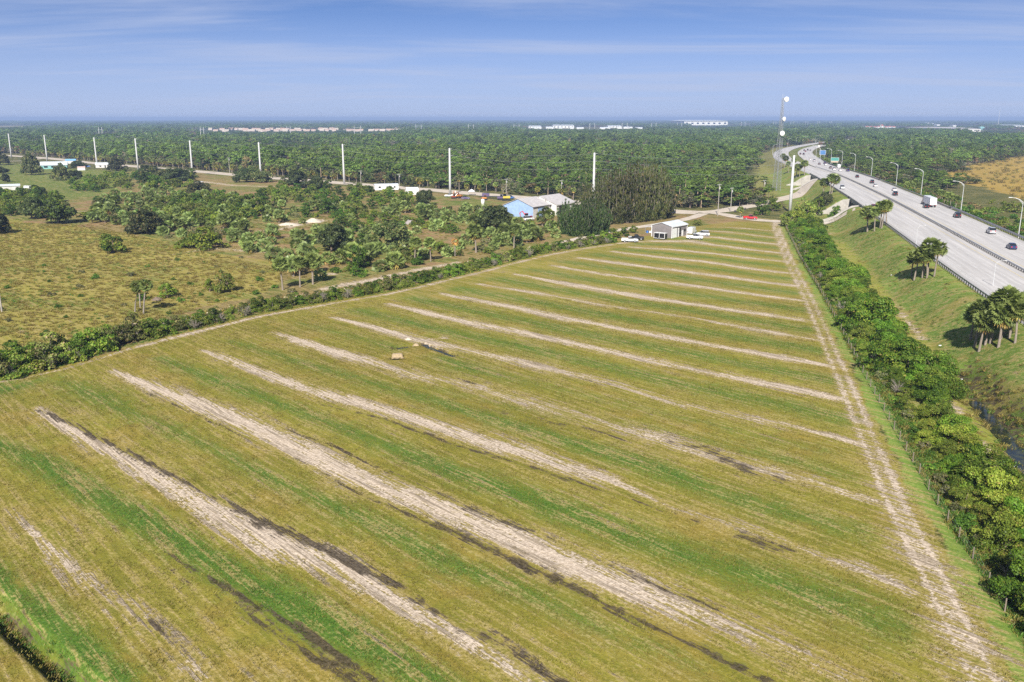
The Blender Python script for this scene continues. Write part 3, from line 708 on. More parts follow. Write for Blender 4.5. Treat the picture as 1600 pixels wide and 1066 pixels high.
ROAD = [(-120,235),(-40,240),(62,246.5),(100,250),(135,254),(197,259),(250,263.5),(320,269),(385,275),(450,280),(512,284.5),(585,290),(645,295),(682,297.5),(730,302),(775,305.5),(830,310),(897,316),(970,323),(1045,330),(1092,332.5),(1125,330),(1150,325.5),(1176,321),(1204,314.5),(1232,309),(1250,304),(1264,298),(1277,291),(1290,284.5),(1330,279),(1400,272)]
road('dirt_road', ROAD[:21], 8.0); road('dirt_road', ROAD[20:], 5.0, .09)
road('dirt_road', [(1108,332),(1135,336),(1160,341),(1185,344),(1214,346),(1245,347),(1281,349),(1345,352),(1400,353)], 3.6, .08)
road('dirt_road', [(1100,334),(1082,340),(1052,347),(1010,353.5),(965,360),(925,368),(895,376),(860,385)], 2.6, .07)
road('driveway', [(5,252.5),(40,251),(64,248)], 3.0, .08)
# low white wall beside the road into the nearer bridge
a, b = G(1284, 349), G(1338, 352.5)
root = empty('roadside_wall', (*a, 0), math.atan2(b[1]-a[1], b[0]-a[0]), label='low pale concrete wall beside the road into the nearer bridge', cat='wall')
L = math.dist(a, b)
MB().box((L/2, 0, .45), (L, .4, .9)).build('wall_body', M_conc, root); MB().box((L/2, 0, .97), (L+.2, .55, .14)).build('coping', M_conc, root)

# ------------------------------------------------------------------ buildings
M_greywall = metal_sheet('grey_sheet_wall', (.21,.19,.19)); M_whiteroof = metal_sheet('white_sheet_roof', (.62,.66,.70))
M_blue = metal_sheet('light_blue_wall', (.29,.41,.64)); M_paleroof = metal_sheet('pale_sheet_roof', (.52,.49,.48)); M_palewall = metal_sheet('pale_wall', (.62,.60,.58))
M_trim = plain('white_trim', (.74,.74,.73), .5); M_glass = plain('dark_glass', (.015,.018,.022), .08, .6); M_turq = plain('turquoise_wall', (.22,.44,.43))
M_blueroof = metal_sheet('blue_sheet_roof', (.22,.45,.75)); M_white = plain('white_wall', (.70,.69,.66)); M_tan = plain('tan_tile_roof', (.46,.33,.26)); M_redroof = plain('red_tile_roof', (.36,.13,.09))
M_sandy = plain('sand_heap', (.50,.44,.36), .95, .1, var=.2, scale=2); M_grey = plain('grey_gravel', (.28,.25,.24), .95, .1); M_wood = plain('weathered_wood', (.24,.20,.16), .9, .1)
M_ybank = plain('yellow_sand_bank', (.38,.295,.185), .95, .1, var=.22, scale=3)
def gable(name, label, loc, rz, w, l, he, hr, wall, roof, over=.35, trim=None, cat='building', group=None, extras=()):
    """walls with gables on the short sides at y = 0 and y = l, ridge along y; origin at the left front corner"""
    root = empty(name, loc, rz, label=label, cat=cat, group=group)
    m = MB(); t_ = .15
    prof = [(0, 0), (w, 0), (w, he), (w/2, hr), (0, he)]
    m.prism(prof, 0, l); m.build('wall', wall, root)
    for sg in (0, 1):
        m = MB(); k = (hr-he)/(w/2)
        x0 = -over if sg == 0 else w+over; z0 = he-over*k+.06; x1, z1 = w/2, hr+.06
        m.prism([(x0, z0), (x1, z1), (x1, z1+.16), (x0, z0+.16)], -over, l+over); m.build('roof', roof, root)
    if trim:
        for x in (0, w):
            for yy in (0, l):
                MB().box((x, yy, he/2), (.22, .22, he)).build('corner_trim', trim, root)
        MB().box((w+over, l/2, he-.12), (.16, l+2*over, .2)).build('gutter', trim, root)
    for nm, c, d, mt in extras: MB().box(c, d).build(nm, mt, root)
    return root
def square_corner(B, C, pxa):
    """walls B-C and B-A at right angles, with A on the sight line of column pxa: (A, turn, width, length)"""
    d = np.array(C)-np.array(B); l = float(np.hypot(*d)); d /= l; n = np.array([-d[1], d[0]]); k = (pxa-CX)/F_PX
    w = (B[0]-k*(B[1]*math.cos(PITCH)+CAM_H*math.sin(PITCH)))/(k*n[1]*math.cos(PITCH)-n[0]); A = np.array(B)+n*w
    return (float(A[0]), float(A[1])), math.atan2(-n[1], -n[0]), w, l
A, rz, w, shed_l = square_corner(G(1049.5, 372.5), G(1073, 367.6), 1018)
SHED_RZ = rz
sh = gable('storage_shed', 'grey metal storage shed with white roof standing on the field', (*A, 0), rz, w, shed_l, 4.3, 5.5, M_greywall, M_whiteroof, .3, M_trim,
   extras=[('roller_door', (w+.04, 2.2, 1.8), (.10, 3.2, 3.6), M_trim), ('roller_door', (w+.04, 8.2, 1.2), (.10, 1.1, 2.2), M_trim), ('door_opening_shade', (w+.03, 5.6, 1.75), (.08, 2.6, 3.5), M_glass), ('sliding_door', (w+.14, 4.9, 1.75), (.10, .8, 3.5), M_trim), ('window', (w+.05, 10.0, 2.2), (.10, 1.2, .9), M_glass)])  # doorway is a dark panel on the closed wall, interior shade put into its colour
A, rz, w, _l = square_corner(G(832.5, 341), G(861, 336.2), 786.7)
print('hall', A, math.degrees(rz), w, _l, 'shed', SHED_RZ, shed_l)
gable('blue_hall', 'large light blue metal hall with pale roof behind the scrub palms', (*A, 0), rz, w, 15, 5.0, 8.2, M_blue, M_paleroof, .4, None,
   extras=[('wall_panel', (w+.05, 2.2, 2.5), (.12, 4.0, 4.9), M_palewall), ('wall_panel', (w+.05, 12, 2.5), (.12, 5.6, 4.9), M_palewall), ('roller_door', (w+.1, 6.8, 2.3), (.12, 4.4, 4.4), M_blue), ('roof_edge', (w+.42, 7.5, 4.72), (.12, 15.8, .3), M_dark)])
ca, sa = math.cos(rz), math.sin(rz)
gable('open_barn', 'pale roofed open fronted barn behind the blue hall', (A[0]+1*ca-15.6*sa, A[1]+1*sa+15.6*ca, 0), rz, w+2, 17, 5.0, 8.4, M_palewall, M_paleroof, .4, None,
   extras=[('opening', (w+2.05, 7, 2.2), (.12, 9, 4.2), M_glass), ('roof_edge', (w+2.4, 8.5, 4.75), (.12, 17.8, .28), M_trim)])  # open front is a dark slab on a solid wall, coloured as the shade inside
# the yard at the left
def at_px(px, py): x, y = G(px, py); return (x, y, hz1(x, y))
s = mpp(75, 264)
gable('turquoise_house', 'turquoise house with pale metal roof on the left lawn', (*G(66, 263.5), 0), R(-68), 10, 21, 3.4, 6.0, M_turq, M_whiteroof, .6, None, 'house',
   extras=[('window', (10.05, 4, 1.8), (.1, 3, 1.4), M_glass), ('window', (10.05, 10, 1.8), (.1, 3.4, 1.4), M_glass), ('porch', (10.8, 14, 1.5), (1.6, 6, 2.8), M_glass), ('door', (5, -.05, 1.2), (1.2, .1, 2.2), M_trim)])
gable('blue_roofed_shed', 'small shed with bright blue roof behind the lawn trees', (*G(104, 255.5), 0), R(-70), 6, 9, 3, 4.2, M_palewall, M_blueroof, .4, None, 'shed')
gable('garden_shed', 'small whitish garden shed at the edge of the lawn', (*G(122, 266), 0), R(-70), 3.5, 6, 2.2, 3.0, M_trim, plain('pinkish_roof', (.6,.42,.38)), .2, None, 'shed')
gable('flat_shed', 'low pale roofed shed at the left edge behind the bushes', (*G(-14, 297), 0), R(-60), 8, 16, 2.6, 3.4, M_palewall, M_whiteroof, .4, None, 'shed')
gable('white_cabin', 'white cabin between the transmission pole and the round tree', (*G(151, 262), 0), R(-72), 6, 13, 2.8, 4.4, M_palewall, M_whiteroof, .4, None, 'cabin', extras=[('window', (6.05, 4, 1.5), (.1, 1.6, 1.0), M_glass), ('door', (6.05, 8, 1.1), (.1, 1.0, 2.1), M_glass)])
gable('mobile_home', 'long white mobile home behind the dark thicket', (*G(584, 296.5), 0), R(-72), 5, 15, 3.0, 3.6, M_trim, M_whiteroof, .2, None, 'mobile home',
   extras=[('window', (5.05, 3, 1.8), (.08, 1.5, 1.0), M_glass), ('window', (5.05, 8, 1.8), (.08, 1.5, 1.0), M_glass), ('window', (5.05, 12.5, 1.8), (.08, 1.2, 1.0), M_glass), ('door', (5.05, 10.3, 1.3), (.08, 1, 2.1), M_glass)])
gable('tarpaulin_shelter', 'whitish tarpaulin covered shelter beside the mobile home', (*G(633, 303.5), 0), R(-70), 6, 7, 2.2, 4.0, M_trim, M_trim, .2, None, 'shelter')
# small roof on posts beside the shed
x, y = G(1014, 364)
root = empty('field_canopy', (x, y, 0), R(-12), label='small grey canopy on posts beside the grey shed', cat='canopy')
MB().box((0, 0, 2.5), (3.2, 2.4, .14)).build('roof', M_paleroof, root)
for a in (-1.4, 1.4):
    for b in (-1.0, 1.0): MB().box((a, b, 1.22), (.1, .1, 2.44)).build('post', M_steel, root)
for k, (dx_, dy_, h, mt, nm, lb) in enumerate([(-.7, -.4, .9, plain('blue_plastic', (.05,.16,.5)), 'barrel', 'blue barrel under the small canopy'), (.5, .3, .7, M_trim, 'crate', 'white crate under the small canopy')]):
    m = MB().tube([(0, 0, 0), (0, 0, h)], .42, 12) if nm == 'barrel' else MB().box((0, 0, h/2), (.9, .7, h))
    tag(m.build(nm, mt, bevel=.03), lb, nm).location = (x+dx_, y+dy_, hz1(x, y))
# white tank
x, y = G(310, 292)
root = empty('water_tank', (x, y, 0), label='cream round water tank beside the sandy yard', cat='tank')
MB().tube([(0, 0, 0), (0, 0, 3.2)], 3.6, 24).build('tank_shell', plain('cream_paint', (.60,.53,.42)), root); MB().tube([(0, 0, 3.2), (0, 0, 3.35), (0, 0, 3.9)], [3.7, 3.6, .4], 24).build('lid', M_palewall, root)
# heaps of sand and gravel
def heap(name, label, px, py, wpx, h, mat, asp=.7, seed=1):
    x, y = G(px, py); r = wpx*mpp(px, py)/2; n = 26; g = np.linspace(-1, 1, n); X, Y = np.meshgrid(g, g)
    d = np.sqrt(X**2+Y**2); z = np.clip(1-d**1.5, 0, 1)*(.65+.7*fbm(X*r+seed*31, Y*r, max(r*.6, .3), seed))*h + (fbm(X*r, Y*r+seed*7, max(r*.2, .15), seed+4)-.5)*h*.25*(d < .97) - .05
    o = link(name, grid_mesh(name, np.stack([X*r, Y*r*asp, z], -1), mat), None, (x, y, hz1(x, y))); return tag(o, label, 'heap')
heap('sand_heap', 'larger white sand heap among the scrub palms', 490, 347, 26, 1.9, M_sandy, .8, 1)
heap('sand_heap', 'long low whitish sand heap left of the larger one', 451, 352, 36, 1.2, M_sandy, .5, 2)
heap('gravel_heap', 'grey gravel heap on the bare earth among palms', 641, 350, 20, 2.0, M_grey, .7, 3)
heap('gravel_heap', 'small greyish heap on the lawn left of the blue hall', 753, 327, 12, 1.8, M_grey, .8, 4)
heap('spoil_heap', 'tan spoil heap between the two water pits in the field', 650, 540, 11, .6, M_ybank, .8, 5)
heap('spoil_heap', 'pale low spoil heap north of the water pits', 638, 531, 12, .4, M_sandy, .7, 6)
heap('spoil_heap', 'small orange tan spoil heap beside the long pool', 671, 540, 7, .45, M_ybank, .7, 7)
heap('rubble_heap', 'brown rubble heap by the round pasture bush', 246, 469, 20, .8, plain('rubble', (.16,.12,.09)), .6, 8)
x, y = G(621, 558)
root = empty('sand_block', (x, y, hz1(x, y)-.15), R(4), label='yellow tan block of cut sand above the small square pool', cat='sand bank')
m = MB(); m.box((0, 0, .38), (2.1, 1.0, .75), taper=.93); m.build('block', M_ybank, root, bevel=.12)
m = MB()
for k in range(14): m.box((random.uniform(-1.1, 1.1), -.62+random.uniform(-.15, .1), .08), (random.uniform(.1, .3), .2, random.uniform(.1, .25)), random.uniform(0, 3))
m.build('clods', M_ybank, root)['kind'] = 'stuff'

# far buildings, each its own thing
def hall(name, label, x0, x1, yb, h, depth, wall, roof, pitch=.06, cat='building', group=None, rz=0.0, win=0):
    xa, y = G(x0, yb); xb, _ = G(x1, yb); w = xb-xa
    root = empty(name, (xa, y, 0), rz, label=label, cat=cat, group=group)
    MB().box((w/2, depth/2, h/2), (w, depth, h)).build('wall', wall, root)
    m = MB(); e = .02*w; k = depth*pitch
    m.add([(-e, -e, h), (w+e, -e, h), (w+e, depth+e, h), (-e, depth+e, h), (w*.04, depth/2, h+k), (w*.96, depth/2, h+k)], [(0, 1, 5, 4), (1, 2, 5), (2, 3, 4, 5), (3, 0, 4), (3, 2, 1, 0)])
    m.build('roof', roof, root)
    wmesh = MB().box((0, 0, 0), (w/win*.4 if win else 1, .4, h*.35)).mesh('window', M_glass)
    for k in range(win): link('window', wmesh, root, (w*(k+.5)/win, -.1, h*.45))
    return root
hall('warehouse', 'huge white warehouse on the horizon right of centre', 1069, 1137, 195.8, 27, 500, M_white, M_whiteroof, .012, win=8)
hall('depot_building', 'long white building left of the huge warehouse', 864, 897, 200.5, 12, 90, M_white, M_whiteroof, .04, win=6)
hall('depot_building', 'low white building just left of the long one near the horizon', 826, 846, 200.5, 8, 60, M_white, M_whiteroof, win=4)
hall('depot_building', 'small white building near the horizon right of the long white one', 950, 971, 200, 8, 60, M_white, M_whiteroof, win=4)
for k, px in enumerate([1351,1357,1363,1369,1374.5,1380,1386,1392]):
    x, y = G(px, 200.5+.25*(k % 3)); gable('resort_house', 'white red roofed house of the far resort', (x, y, 0), R(-78+7*(k % 3)), 12, 15 if k != 4 else 10, 6 if k != 4 else 11, 10 if k != 4 else 17, M_white, M_redroof, .5, None, 'house', 'red roofed houses of the far resort')
hall('retail_building', 'wide pale grey roofed retail building in the far right trees', 1497, 1532, 206, 10, 420, M_palewall, M_paleroof, .01, win=6)
hall('retail_building', 'turquoise gabled front at the right end of the retail building', 1532, 1538, 203.5, 9, 20, M_turq, M_turq, .2, win=1)
hall('retail_building', 'long white roofed building at the right edge of the horizon', 1568, 1604, 199, 9, 160, M_white, M_whiteroof, .02, win=7)
for k, (a, b, yb, lb) in enumerate([(1433,1441,197.5,'pale far block left of the retail park'),(1447,1452,194,'small reddish white far block above the pale one'),(1457,1462,195,'small far block between the red and white blocks'),(1464,1469,197.5,'small white far block beside the retail park trees'),(1489,1494,199,'tiny white far block at the retail park edge'),(1556,1560,199,'white base building below the far radio mast'),(0,12,189.5,'long white building on the left horizon'),(22,40,188.5,'faint white building on the left horizon'),(1290,1294,194.6,'small white hut on the skyline near the highway'),(1362,1369,189.6,'white block on the skyline above the red resort')]):
    hall('distant_block', lb, a, b, yb, 9, 40, M_white, M_whiteroof, .05)
# the far housing estate, house by house
M_estate = plain('estate_wall', (.52,.44,.39))
k = 0
for px, py in [(px, py) for px in np.arange(318, 640, 5.2) for py in (206.2, 203.6)]:
    ppx, ppy = px+random.uniform(-2, 2), py+random.uniform(-.5, .5) - max(0, (px-480))*.004
    if random.random() < (.68 if px < 420 or px > 560 else .42): continue
    x, y = G(ppx, ppy); wv = random.uniform(13, 22)
    gable('estate_house', 'pale house with tan roof in the far estate beyond the forest', (x, y, 0), random.uniform(-1.9, -1.2), random.uniform(11, 14), wv, 5.2, 8.5, M_estate, M_tan if k % 3 else M_sandy, .5, None, 'house', 'houses of the far estate'); k += 1
for px in np.arange(812, 1000, 9.5):
    if random.random() < .25: continue
    x, y = G(px+random.uniform(-3, 3), 201.5+random.uniform(-.6, .8))
    gable('distant_shed', 'small white shed in the far row near the horizon', (x, y, 0), random.uniform(-1.8, -1.3), 14, random.uniform(14, 30), 5, 8, M_white, M_whiteroof, .4, None, 'shed', 'small sheds of the far row')

# ------------------------------------------------------------------ poles, tower, lamps, signs, wires
M_cpole = plain('pale_concrete_pole', (.47,.47,.47), .6); M_wpole = plain('weathered_pole', (.34,.31,.28), .85); M_galv = plain('light_galvanised', (.55,.56,.57), .5, .4, .2)
BIG = [(18,246.5,13),(74,252.5,67),(152,262,148),(216,265.5,211),(301,274,296),(408,281,406),(538,288,535.5),(703.5,304.5,702.5),(927,322,927.5),(1234,332,1240)]
ORD = ['leftmost', 'second from left', 'third from left', 'fourth from left', 'fifth from left', 'sixth from left', 'seventh from left', 'tall one behind the orange machines, eighth from left', 'one rising behind the dark tree grove', 'one beside the highway bridges']
tops = []; big0 = None
for k, (px, py, _) in enumerate(BIG):
    x, y = G(px, py); lb = 'tall white concrete transmission pole, ' + ORD[k] + (' of the row' if k < 7 else '')
    if big0 is None:
        big0 = empty('transmission_pole', (x, y, 0), R(40), label=lb, cat='pole', group='transmission poles along the dirt road')
        MB().tube([(0, 0, 0), (0, 0, 9), (0, 0, 27)], [.78, .68, .48], 12).build('shaft', M_cpole, big0, smooth=True)
        for z in (26.4, 22.6, 18.8):
            MB().tube([(0, 0, z), (1.9, 0, z+.25)], [.17, .10], 6).build('insulator', M_galv, big0)
        MB().box((0, 0, 9.5), (1.9, .25, .3)).build('bracket', M_steel, big0)
        MB().tube([(0, 0, 27), (0, 0, 27.9)], .05, 5).build('shield_wire_peak', M_steel, big0)
    else: dup(big0, (x, y, 0), R(40), 1.0, lb)
    tops.append((x, y))
def wire(name, a, b, sag, r, label, group):
    pts = [Vector(a).lerp(Vector(b), f) - Vector((0, 0, sag*4*f*(1-f))) for f in np.linspace(0, 1, 13)]
    c = Vector(a); m = MB().tube([p-c for p in pts], r, 3, cap=False).build(name, M_steel); m.location = c
    return tag(m, label, 'wire', group)
for k in range(len(tops)-1):
    for z in (26.5, 22.8, 19.0):
        a = (tops[k][0]+1.4, tops[k][1]+1.2, z); b = (tops[k+1][0]+1.4, tops[k+1][1]+1.2, z)
        wire('conductor', a, b, 2.2, .055, 'thin conductor hanging between tall white transmission poles', 'conductors of the transmission line')
# the pairs of far poles beyond the forest
pm = None
HF = [(156,161,219),(314.5,319.5,219),(449,454.5,215.5),(554,564,213),(650,658.5,208.5),(732,740,208),(803,811,206.5),(921.5,929,203),(972,980,202.5),(1018,1025,201.5),(1058,1065,200),(1158,1164,199),(1208,1212,198.5),(1235,1240,197.5),(1258,1262,197),(1277,1280,196.5),(1296,1299,196)]
for k, (a, b, yb) in enumerate(HF):
    x0, y0 = G(a, yb); x1, y1 = G(b, yb); w = x1-x0
    root = empty('pole_pair', (x0, y0, 0), label='far pair of pale poles with a crossbar beyond the forest', cat='pole', group='far pole pairs beyond the forest')
    rr_ = .75 if yb > 205 else 1.0
    for xx in (0, w): MB().tube([(xx, 0, 0), (xx, 0, 26)], [rr_, rr_*.7], 6).build('pole', M_cpole, root)
    MB().box((w/2, 0, 21.5), (w*1.5, .4, .5)).build('crossbar', M_steel, root)
# wooden distribution poles
DP = [(1121.5,337,48,'wooden utility pole with crossarm standing left of the road junction'),(1141.5,331,37,'wooden utility pole behind the bollards by the junction'),(1193,309,27,'utility pole with crossarm near the lattice tower'),(791,306,26,'utility pole on the road behind the blue hall'),(877,309,27,'utility pole behind the open barn roof'),(624,291,19,'utility pole behind the mobile home'),(564,286,19,'utility pole at the road right of the seventh white pole'),(359,271,24,'utility pole by the road right of the fifth white pole'),(852,336,26,'thin utility pole in front of the open barn'),(3,487,33,'bare wooden pole at the left edge of the pasture'),(1251,304,25,'thin pole beside the curving road by the bridge')]
for px, py, hp, lb in DP:
    x, y = G(px, py); h = hp*mpp(px, py)*1.02
    root = empty('utility_pole', (x, y, hz1(x, y)), R(40), label=lb, cat='pole', group='wooden utility poles')
    MB().tube([(0, 0, -.2), (0, 0, h)], [.2, .13], 8).build('shaft', M_wpole, root)
    if 'bare' not in lb and 'thin' not in lb:
        MB().box((0, 0, h-.5), (2.6, .14, .16)).build('crossarm', M_galv, root)
        for s_ in (-1.1, 0, 1.1): MB().tube([(s_, 0, h-.42), (s_, 0, h-.15)], .07, 6).build('insulator', M_galv, root)
        MB().tube([(.4, 0, h-2.4), (.4, 0, h-1.4)], .28, 8).build('transformer', M_galv, root)
dp = [(G(p[0], p[1]), p[2]*mpp(p[0], p[1])) for p in (DP[7], DP[6], DP[5], DP[3], DP[4], DP[0], DP[2])]
for (a, ha), (b, hb) in zip(dp[:-1], dp[1:]):
    wire('service_wire', (*a, ha-.2), (*b, hb-.2), 1.6, .03, 'thin wire strung between wooden utility poles by the road', 'wires of the utility line')
# lattice tower
M_tower = plain('tower_steel', (.26,.27,.28), .5, .4, .3)
x, y = G(1213, 298); TH_ = 56.0
root = empty('radio_tower', (x, y, 0), R(25), label='tall grey lattice radio tower with white dishes beside the highway', cat='tower')
def tw(z): return 1.35*(1-z/TH_)+.42
for sx in (-1, 1):
    for sy in (-1, 1): MB().tube([(sx*tw(z), sy*tw(z), z) for z in (0, TH_)], [.12, .08], 6).build('leg', M_tower, root)
m = MB(); z = 0.0
while z < TH_-.5:
    z2 = min(TH_, z+max(1.4, tw(z)*1.15))
    for k in range(4):
        c0 = [(-1, -1), (1, -1), (1, 1), (-1, 1)][k]; c1 = [(1, -1), (1, 1), (-1, 1), (-1, -1)][k]
        m.tube([(c0[0]*tw(z), c0[1]*tw(z), z), (c1[0]*tw(z2), c1[1]*tw(z2), z2)], .055, 4, cap=False)
        m.tube([(c1[0]*tw(z), c1[1]*tw(z), z), (c0[0]*tw(z2), c0[1]*tw(z2), z2)], .055, 4, cap=False)
        m.tube([(c0[0]*tw(z2), c0[1]*tw(z2), z2), (c1[0]*tw(z2), c1[1]*tw(z2), z2)], .05, 4, cap=False)
    z = z2
m.build('bracing', M_tower, root)['kind'] = 'stuff'
def dish(parent, c, r, ang):
    m = MB(); prof = [(0, 0), (.5, .08), (.85, .25), (1, .42), (1, .95), (.96, 1.0), (0, 1.02)]; n = 20; vs = []; fs = []
    ca, sa = math.cos(ang), math.sin(ang)
    for rr_, d in prof:
        for k in range(n):
            a = 2*math.pi*k/n; px_, pz_ = rr_*r*math.cos(a), rr_*r*math.sin(a); py_ = -d*r*.75
            vs.append((c[0]+px_*ca-py_*sa, c[1]+px_*sa+py_*ca, c[2]+pz_))
    for j in range(len(prof)-1):
        for k in range(n): fs.append((j*n+k, j*n+(k+1) % n, (j+1)*n+(k+1) % n, (j+1)*n+k))
    m.add(vs, fs); m.build('dish', M_trim, parent, smooth=True)
dish(root, (1.6, -.7, TH_-.8), 1.55, R(-10)); dish(root, (.5, -1.0, 43.5), 1.35, R(10)); dish(root, (-.3, -1.5, 35), 1.5, R(-20))
for sx in (-.5, .5): MB().tube([(sx, 0, TH_), (sx, 0, TH_+2.4)], .05, 5).build('whip_antenna', M_galv, root)
# street lamps of the highway
LAMPS = [(1591,371,7.2,2.6,'street lamp at the right edge of the photograph beside the golden marsh'),(1501,332.5,7.2,2.6,'street lamp on the far kerb just right of the lorry'),(1439,303.5,7.3,2.6,'street lamp on the far kerb behind the lorry'),(1400,290,7.4,2.6,'street lamp on the far kerb by the sandy path'),(1361,276,7.4,2.6,'street lamp second to the left of the sandy path'),(1335,267,7.2,2.6,'street lamp right of the green road sign'),(1315,260,6.8,2.6,'street lamp just beside the green road sign'),(1298,255.3,6.4,2.6,'street lamp between the blue and the green signs'),
 (1207,244,3.5,-.5,'street lamp on the left bend beside the lattice tower'),(1230.6,230,2.0,-.5,'first street lamp along the outside of the far bend'),(1243.5,227,2.0,-.5,'second street lamp along the outside of the far bend'),(1258,224,1.5,-.5,'third street lamp along the outside of the far bend'),(1274,222.5,1.5,-.5,'fourth street lamp along the outside of the far bend'),(1291,220.5,1.5,-.5,'fifth street lamp along the outside of the far bend'),(1309,218.5,1.5,-.5,'sixth street lamp along the outside of the far bend'),
 (1431,384,6.9,-.6,'thin street lamp on the near verge between two palm clumps'),(1551,449,6.8,-.6,'thin street lamp on the near verge behind the nearest palm clump'),(1274.6,247.5,5.5,2.6,'thin street lamp on the inside of the far bend left of the blue sign'),(1281,253,6.2,2.6,'thin street lamp on the inside of the far bend below the blue sign')]
lamp0 = None
for px, py, z, rot, lb in LAMPS:
    x, y = G(px, py, z)
    if lamp0 is None:
        lamp0 = empty('street_lamp', (x, y, z-.4), rot, label=lb, cat='street lamp', group='street lamps along the highway')
        MB().tube([(0, 0, 0), (0, 0, 6), (0, 0, 11.6)], [.15, .12, .08], 10).build('pole', M_galv, lamp0)
        arm_ = MB().tube([(0, 0, 11.4), (.9, 0, 12.2), (2.2, 0, 12.7), (3.4, 0, 12.85)], [.09, .08, .07, .06], 6); arm_ = arm_.build('arm', M_galv, lamp0)
        MB().tube([(0, 0, 10.9), (1.2, 0, 12.2)], .05, 5).build('brace', M_galv, lamp0)
        MB().box((3.7, 0, 12.84), (1.0, .36, .2)).build('lamp_head', M_trim, arm_, bevel=.05)
        MB().box((0, 0, .15), (.6, .6, .3)).build('base', M_conc, lamp0)
    else: dup(lamp0, (x, y, z-.4), rot, .52 if 'near verge' in lb else 1.0, lb)
# road signs, their blank faces turned to the traffic
def road_sign(px, py, z, w, h, lift, mat, label, lower=None):
    x, y = G(px, py, z); z0 = hz1(x, y)
    root = empty('road_sign', (x, y, z0), R(-12), label=label, cat='sign')
    H_ = z-z0+lift
    MB().box((0, 0, H_+h/2), (w, .12, h)).build('sign_board', mat, root, bevel=.03)
    MB().box((0, .01, H_+h/2), (w+.24, .08, h+.24)).build('border', M_trim, root)
    if lower: MB().box((0, .02, H_-.75), (w*.92, .1, 1.3)).build('lower_board', lower, root)
    for s_ in (-w*.33, w*.33): MB().box((s_, .16, H_/2+h*.3), (.18, .18, H_+h*.6)).build('post', M_steel, root)
road_sign(1284.5, 250, 5.0, 5.4, 4.0, 5.0, plain('blue_sign', (.06,.16,.36)), 'big blue road sign on posts inside the far bend')
road_sign(1304, 256, 6.5, 6.2, 2.6, 2.4, plain('green_sign', (.06,.26,.23)), 'wide green road sign beside the far kerb', plain('tan_board', (.42,.33,.25)))
# bollards by the junction
bm_ = None
for k, (px, py) in enumerate([(1147.5+1.35*j, 332.0-.32*j) for j in range(14)] + [(1123+2.4*j, 327.6-.5*j) for j in range(7)]):
    x, y = G(px, py)
    if bm_ is None: bm_ = MB().tube([(0, 0, -.1), (0, 0, .95), (0, 0, 1.05)], [.17, .17, .1], 8).mesh('bollard', M_dark)
    tag(link('bollard', bm_, None, (x, y, 0)), 'dark bollard in the row edging the road junction', 'bollard', 'bollards by the road junction')
# far radio mast
x, y = G(1559, 199)
root = empty('radio_mast', (x, y, 0), label='thin far radio mast at the right of the horizon', cat='mast'); MB().tube([(0, 0, 0), (0, 0, 85)], [1.1, .5], 6).build('shaft', M_cpole, root); MB().tube([(0, 0, 84), (0, 0, 97)], .25, 5).build('antenna', M_galv, root)

# wire fence along the right-hand lane
fc = lane - ln_*3.9 - ln_*nearl[:, None]*1.0
fi = np.arange(4, len(fc)-6, 2)
root = empty('wire_fence', (fc[fi[0], 0], fc[fi[0], 1], 0), label='thin wire fence with wooden posts between the lane and the hedge', cat='fence')
pm = MB().tube([(0, 0, -.1), (0, 0, 1.35)], [.075, .06], 6).mesh('fence_post', M_wood); o2 = fc[fi[0]]
m = MB(); prev = None
for k, i in enumerate(fi):
    p = (fc[i, 0]-o2[0], fc[i, 1]-o2[1], hz1(fc[i, 0], fc[i, 1]))
    link('post', pm, root, p)
    if prev is not None:
        for z in (.4, .8, 1.2): m.tube([(prev[0], prev[1], prev[2]+z), (p[0], p[1], p[2]+z)], .006, 3, cap=False)
    prev = p
m.build('wire', M_steel, root)['kind'] = 'stuff'

# ------------------------------------------------------------------ vehicles
def paint(name, col):
    t = NT(name); pos = t.node('ShaderNodeTexCoord').outputs['Object']; n = t.noise(pos, 1.5, 4)
    b = t.bsdf(t.mix(t.ramp(n, .4, .8, 0, .25), col, tuple(v*.75+.02 for v in col)), .28, .5); b.inputs['Coat Weight'].default_value = .5; return t.m
PAINT = {k: paint(k+'_paint', c) for k, c in dict(white=(.72,.72,.71), black=(.018,.018,.02), silver=(.42,.43,.45), navy=(.02,.035,.11), red=(.50,.02,.025), grey=(.13,.135,.14), blue=(.06,.16,.42), orange=(.52,.22,.06), yellow=(.55,.43,.07), purple=(.12,.09,.18), rust=(.30,.07,.04), maroon=(.16,.02,.025)).items()}
M_tail = plain('tail_light', (.45,.02,.02), .25, .5); M_head = plain('head_light', (.75,.75,.72), .15, .5)
def wheel_mesh(r=.34, w=.24):
    m = MB(); m.tube([(0, -w/2, 0), (0, -w/2+.03, 0), (0, w/2-.03, 0), (0, w/2, 0)], [r*.93, r, r, r*.93], 14)
    q = MB()
    for s in (-1, 1): q.tube([(0, s*(w/2+.005), 0), (0, s*(w/2+.02), 0)], [r*.6, r*.52], 10)
    return m.mesh('wheel', M_black), q.mesh('rim', M_steel)
WM = {r: wheel_mesh(r) for r in (.33, .40, .5)}
def wheel(r, parent, loc): link('rim', WM[r][1], link('wheel', WM[r][0], parent, loc))
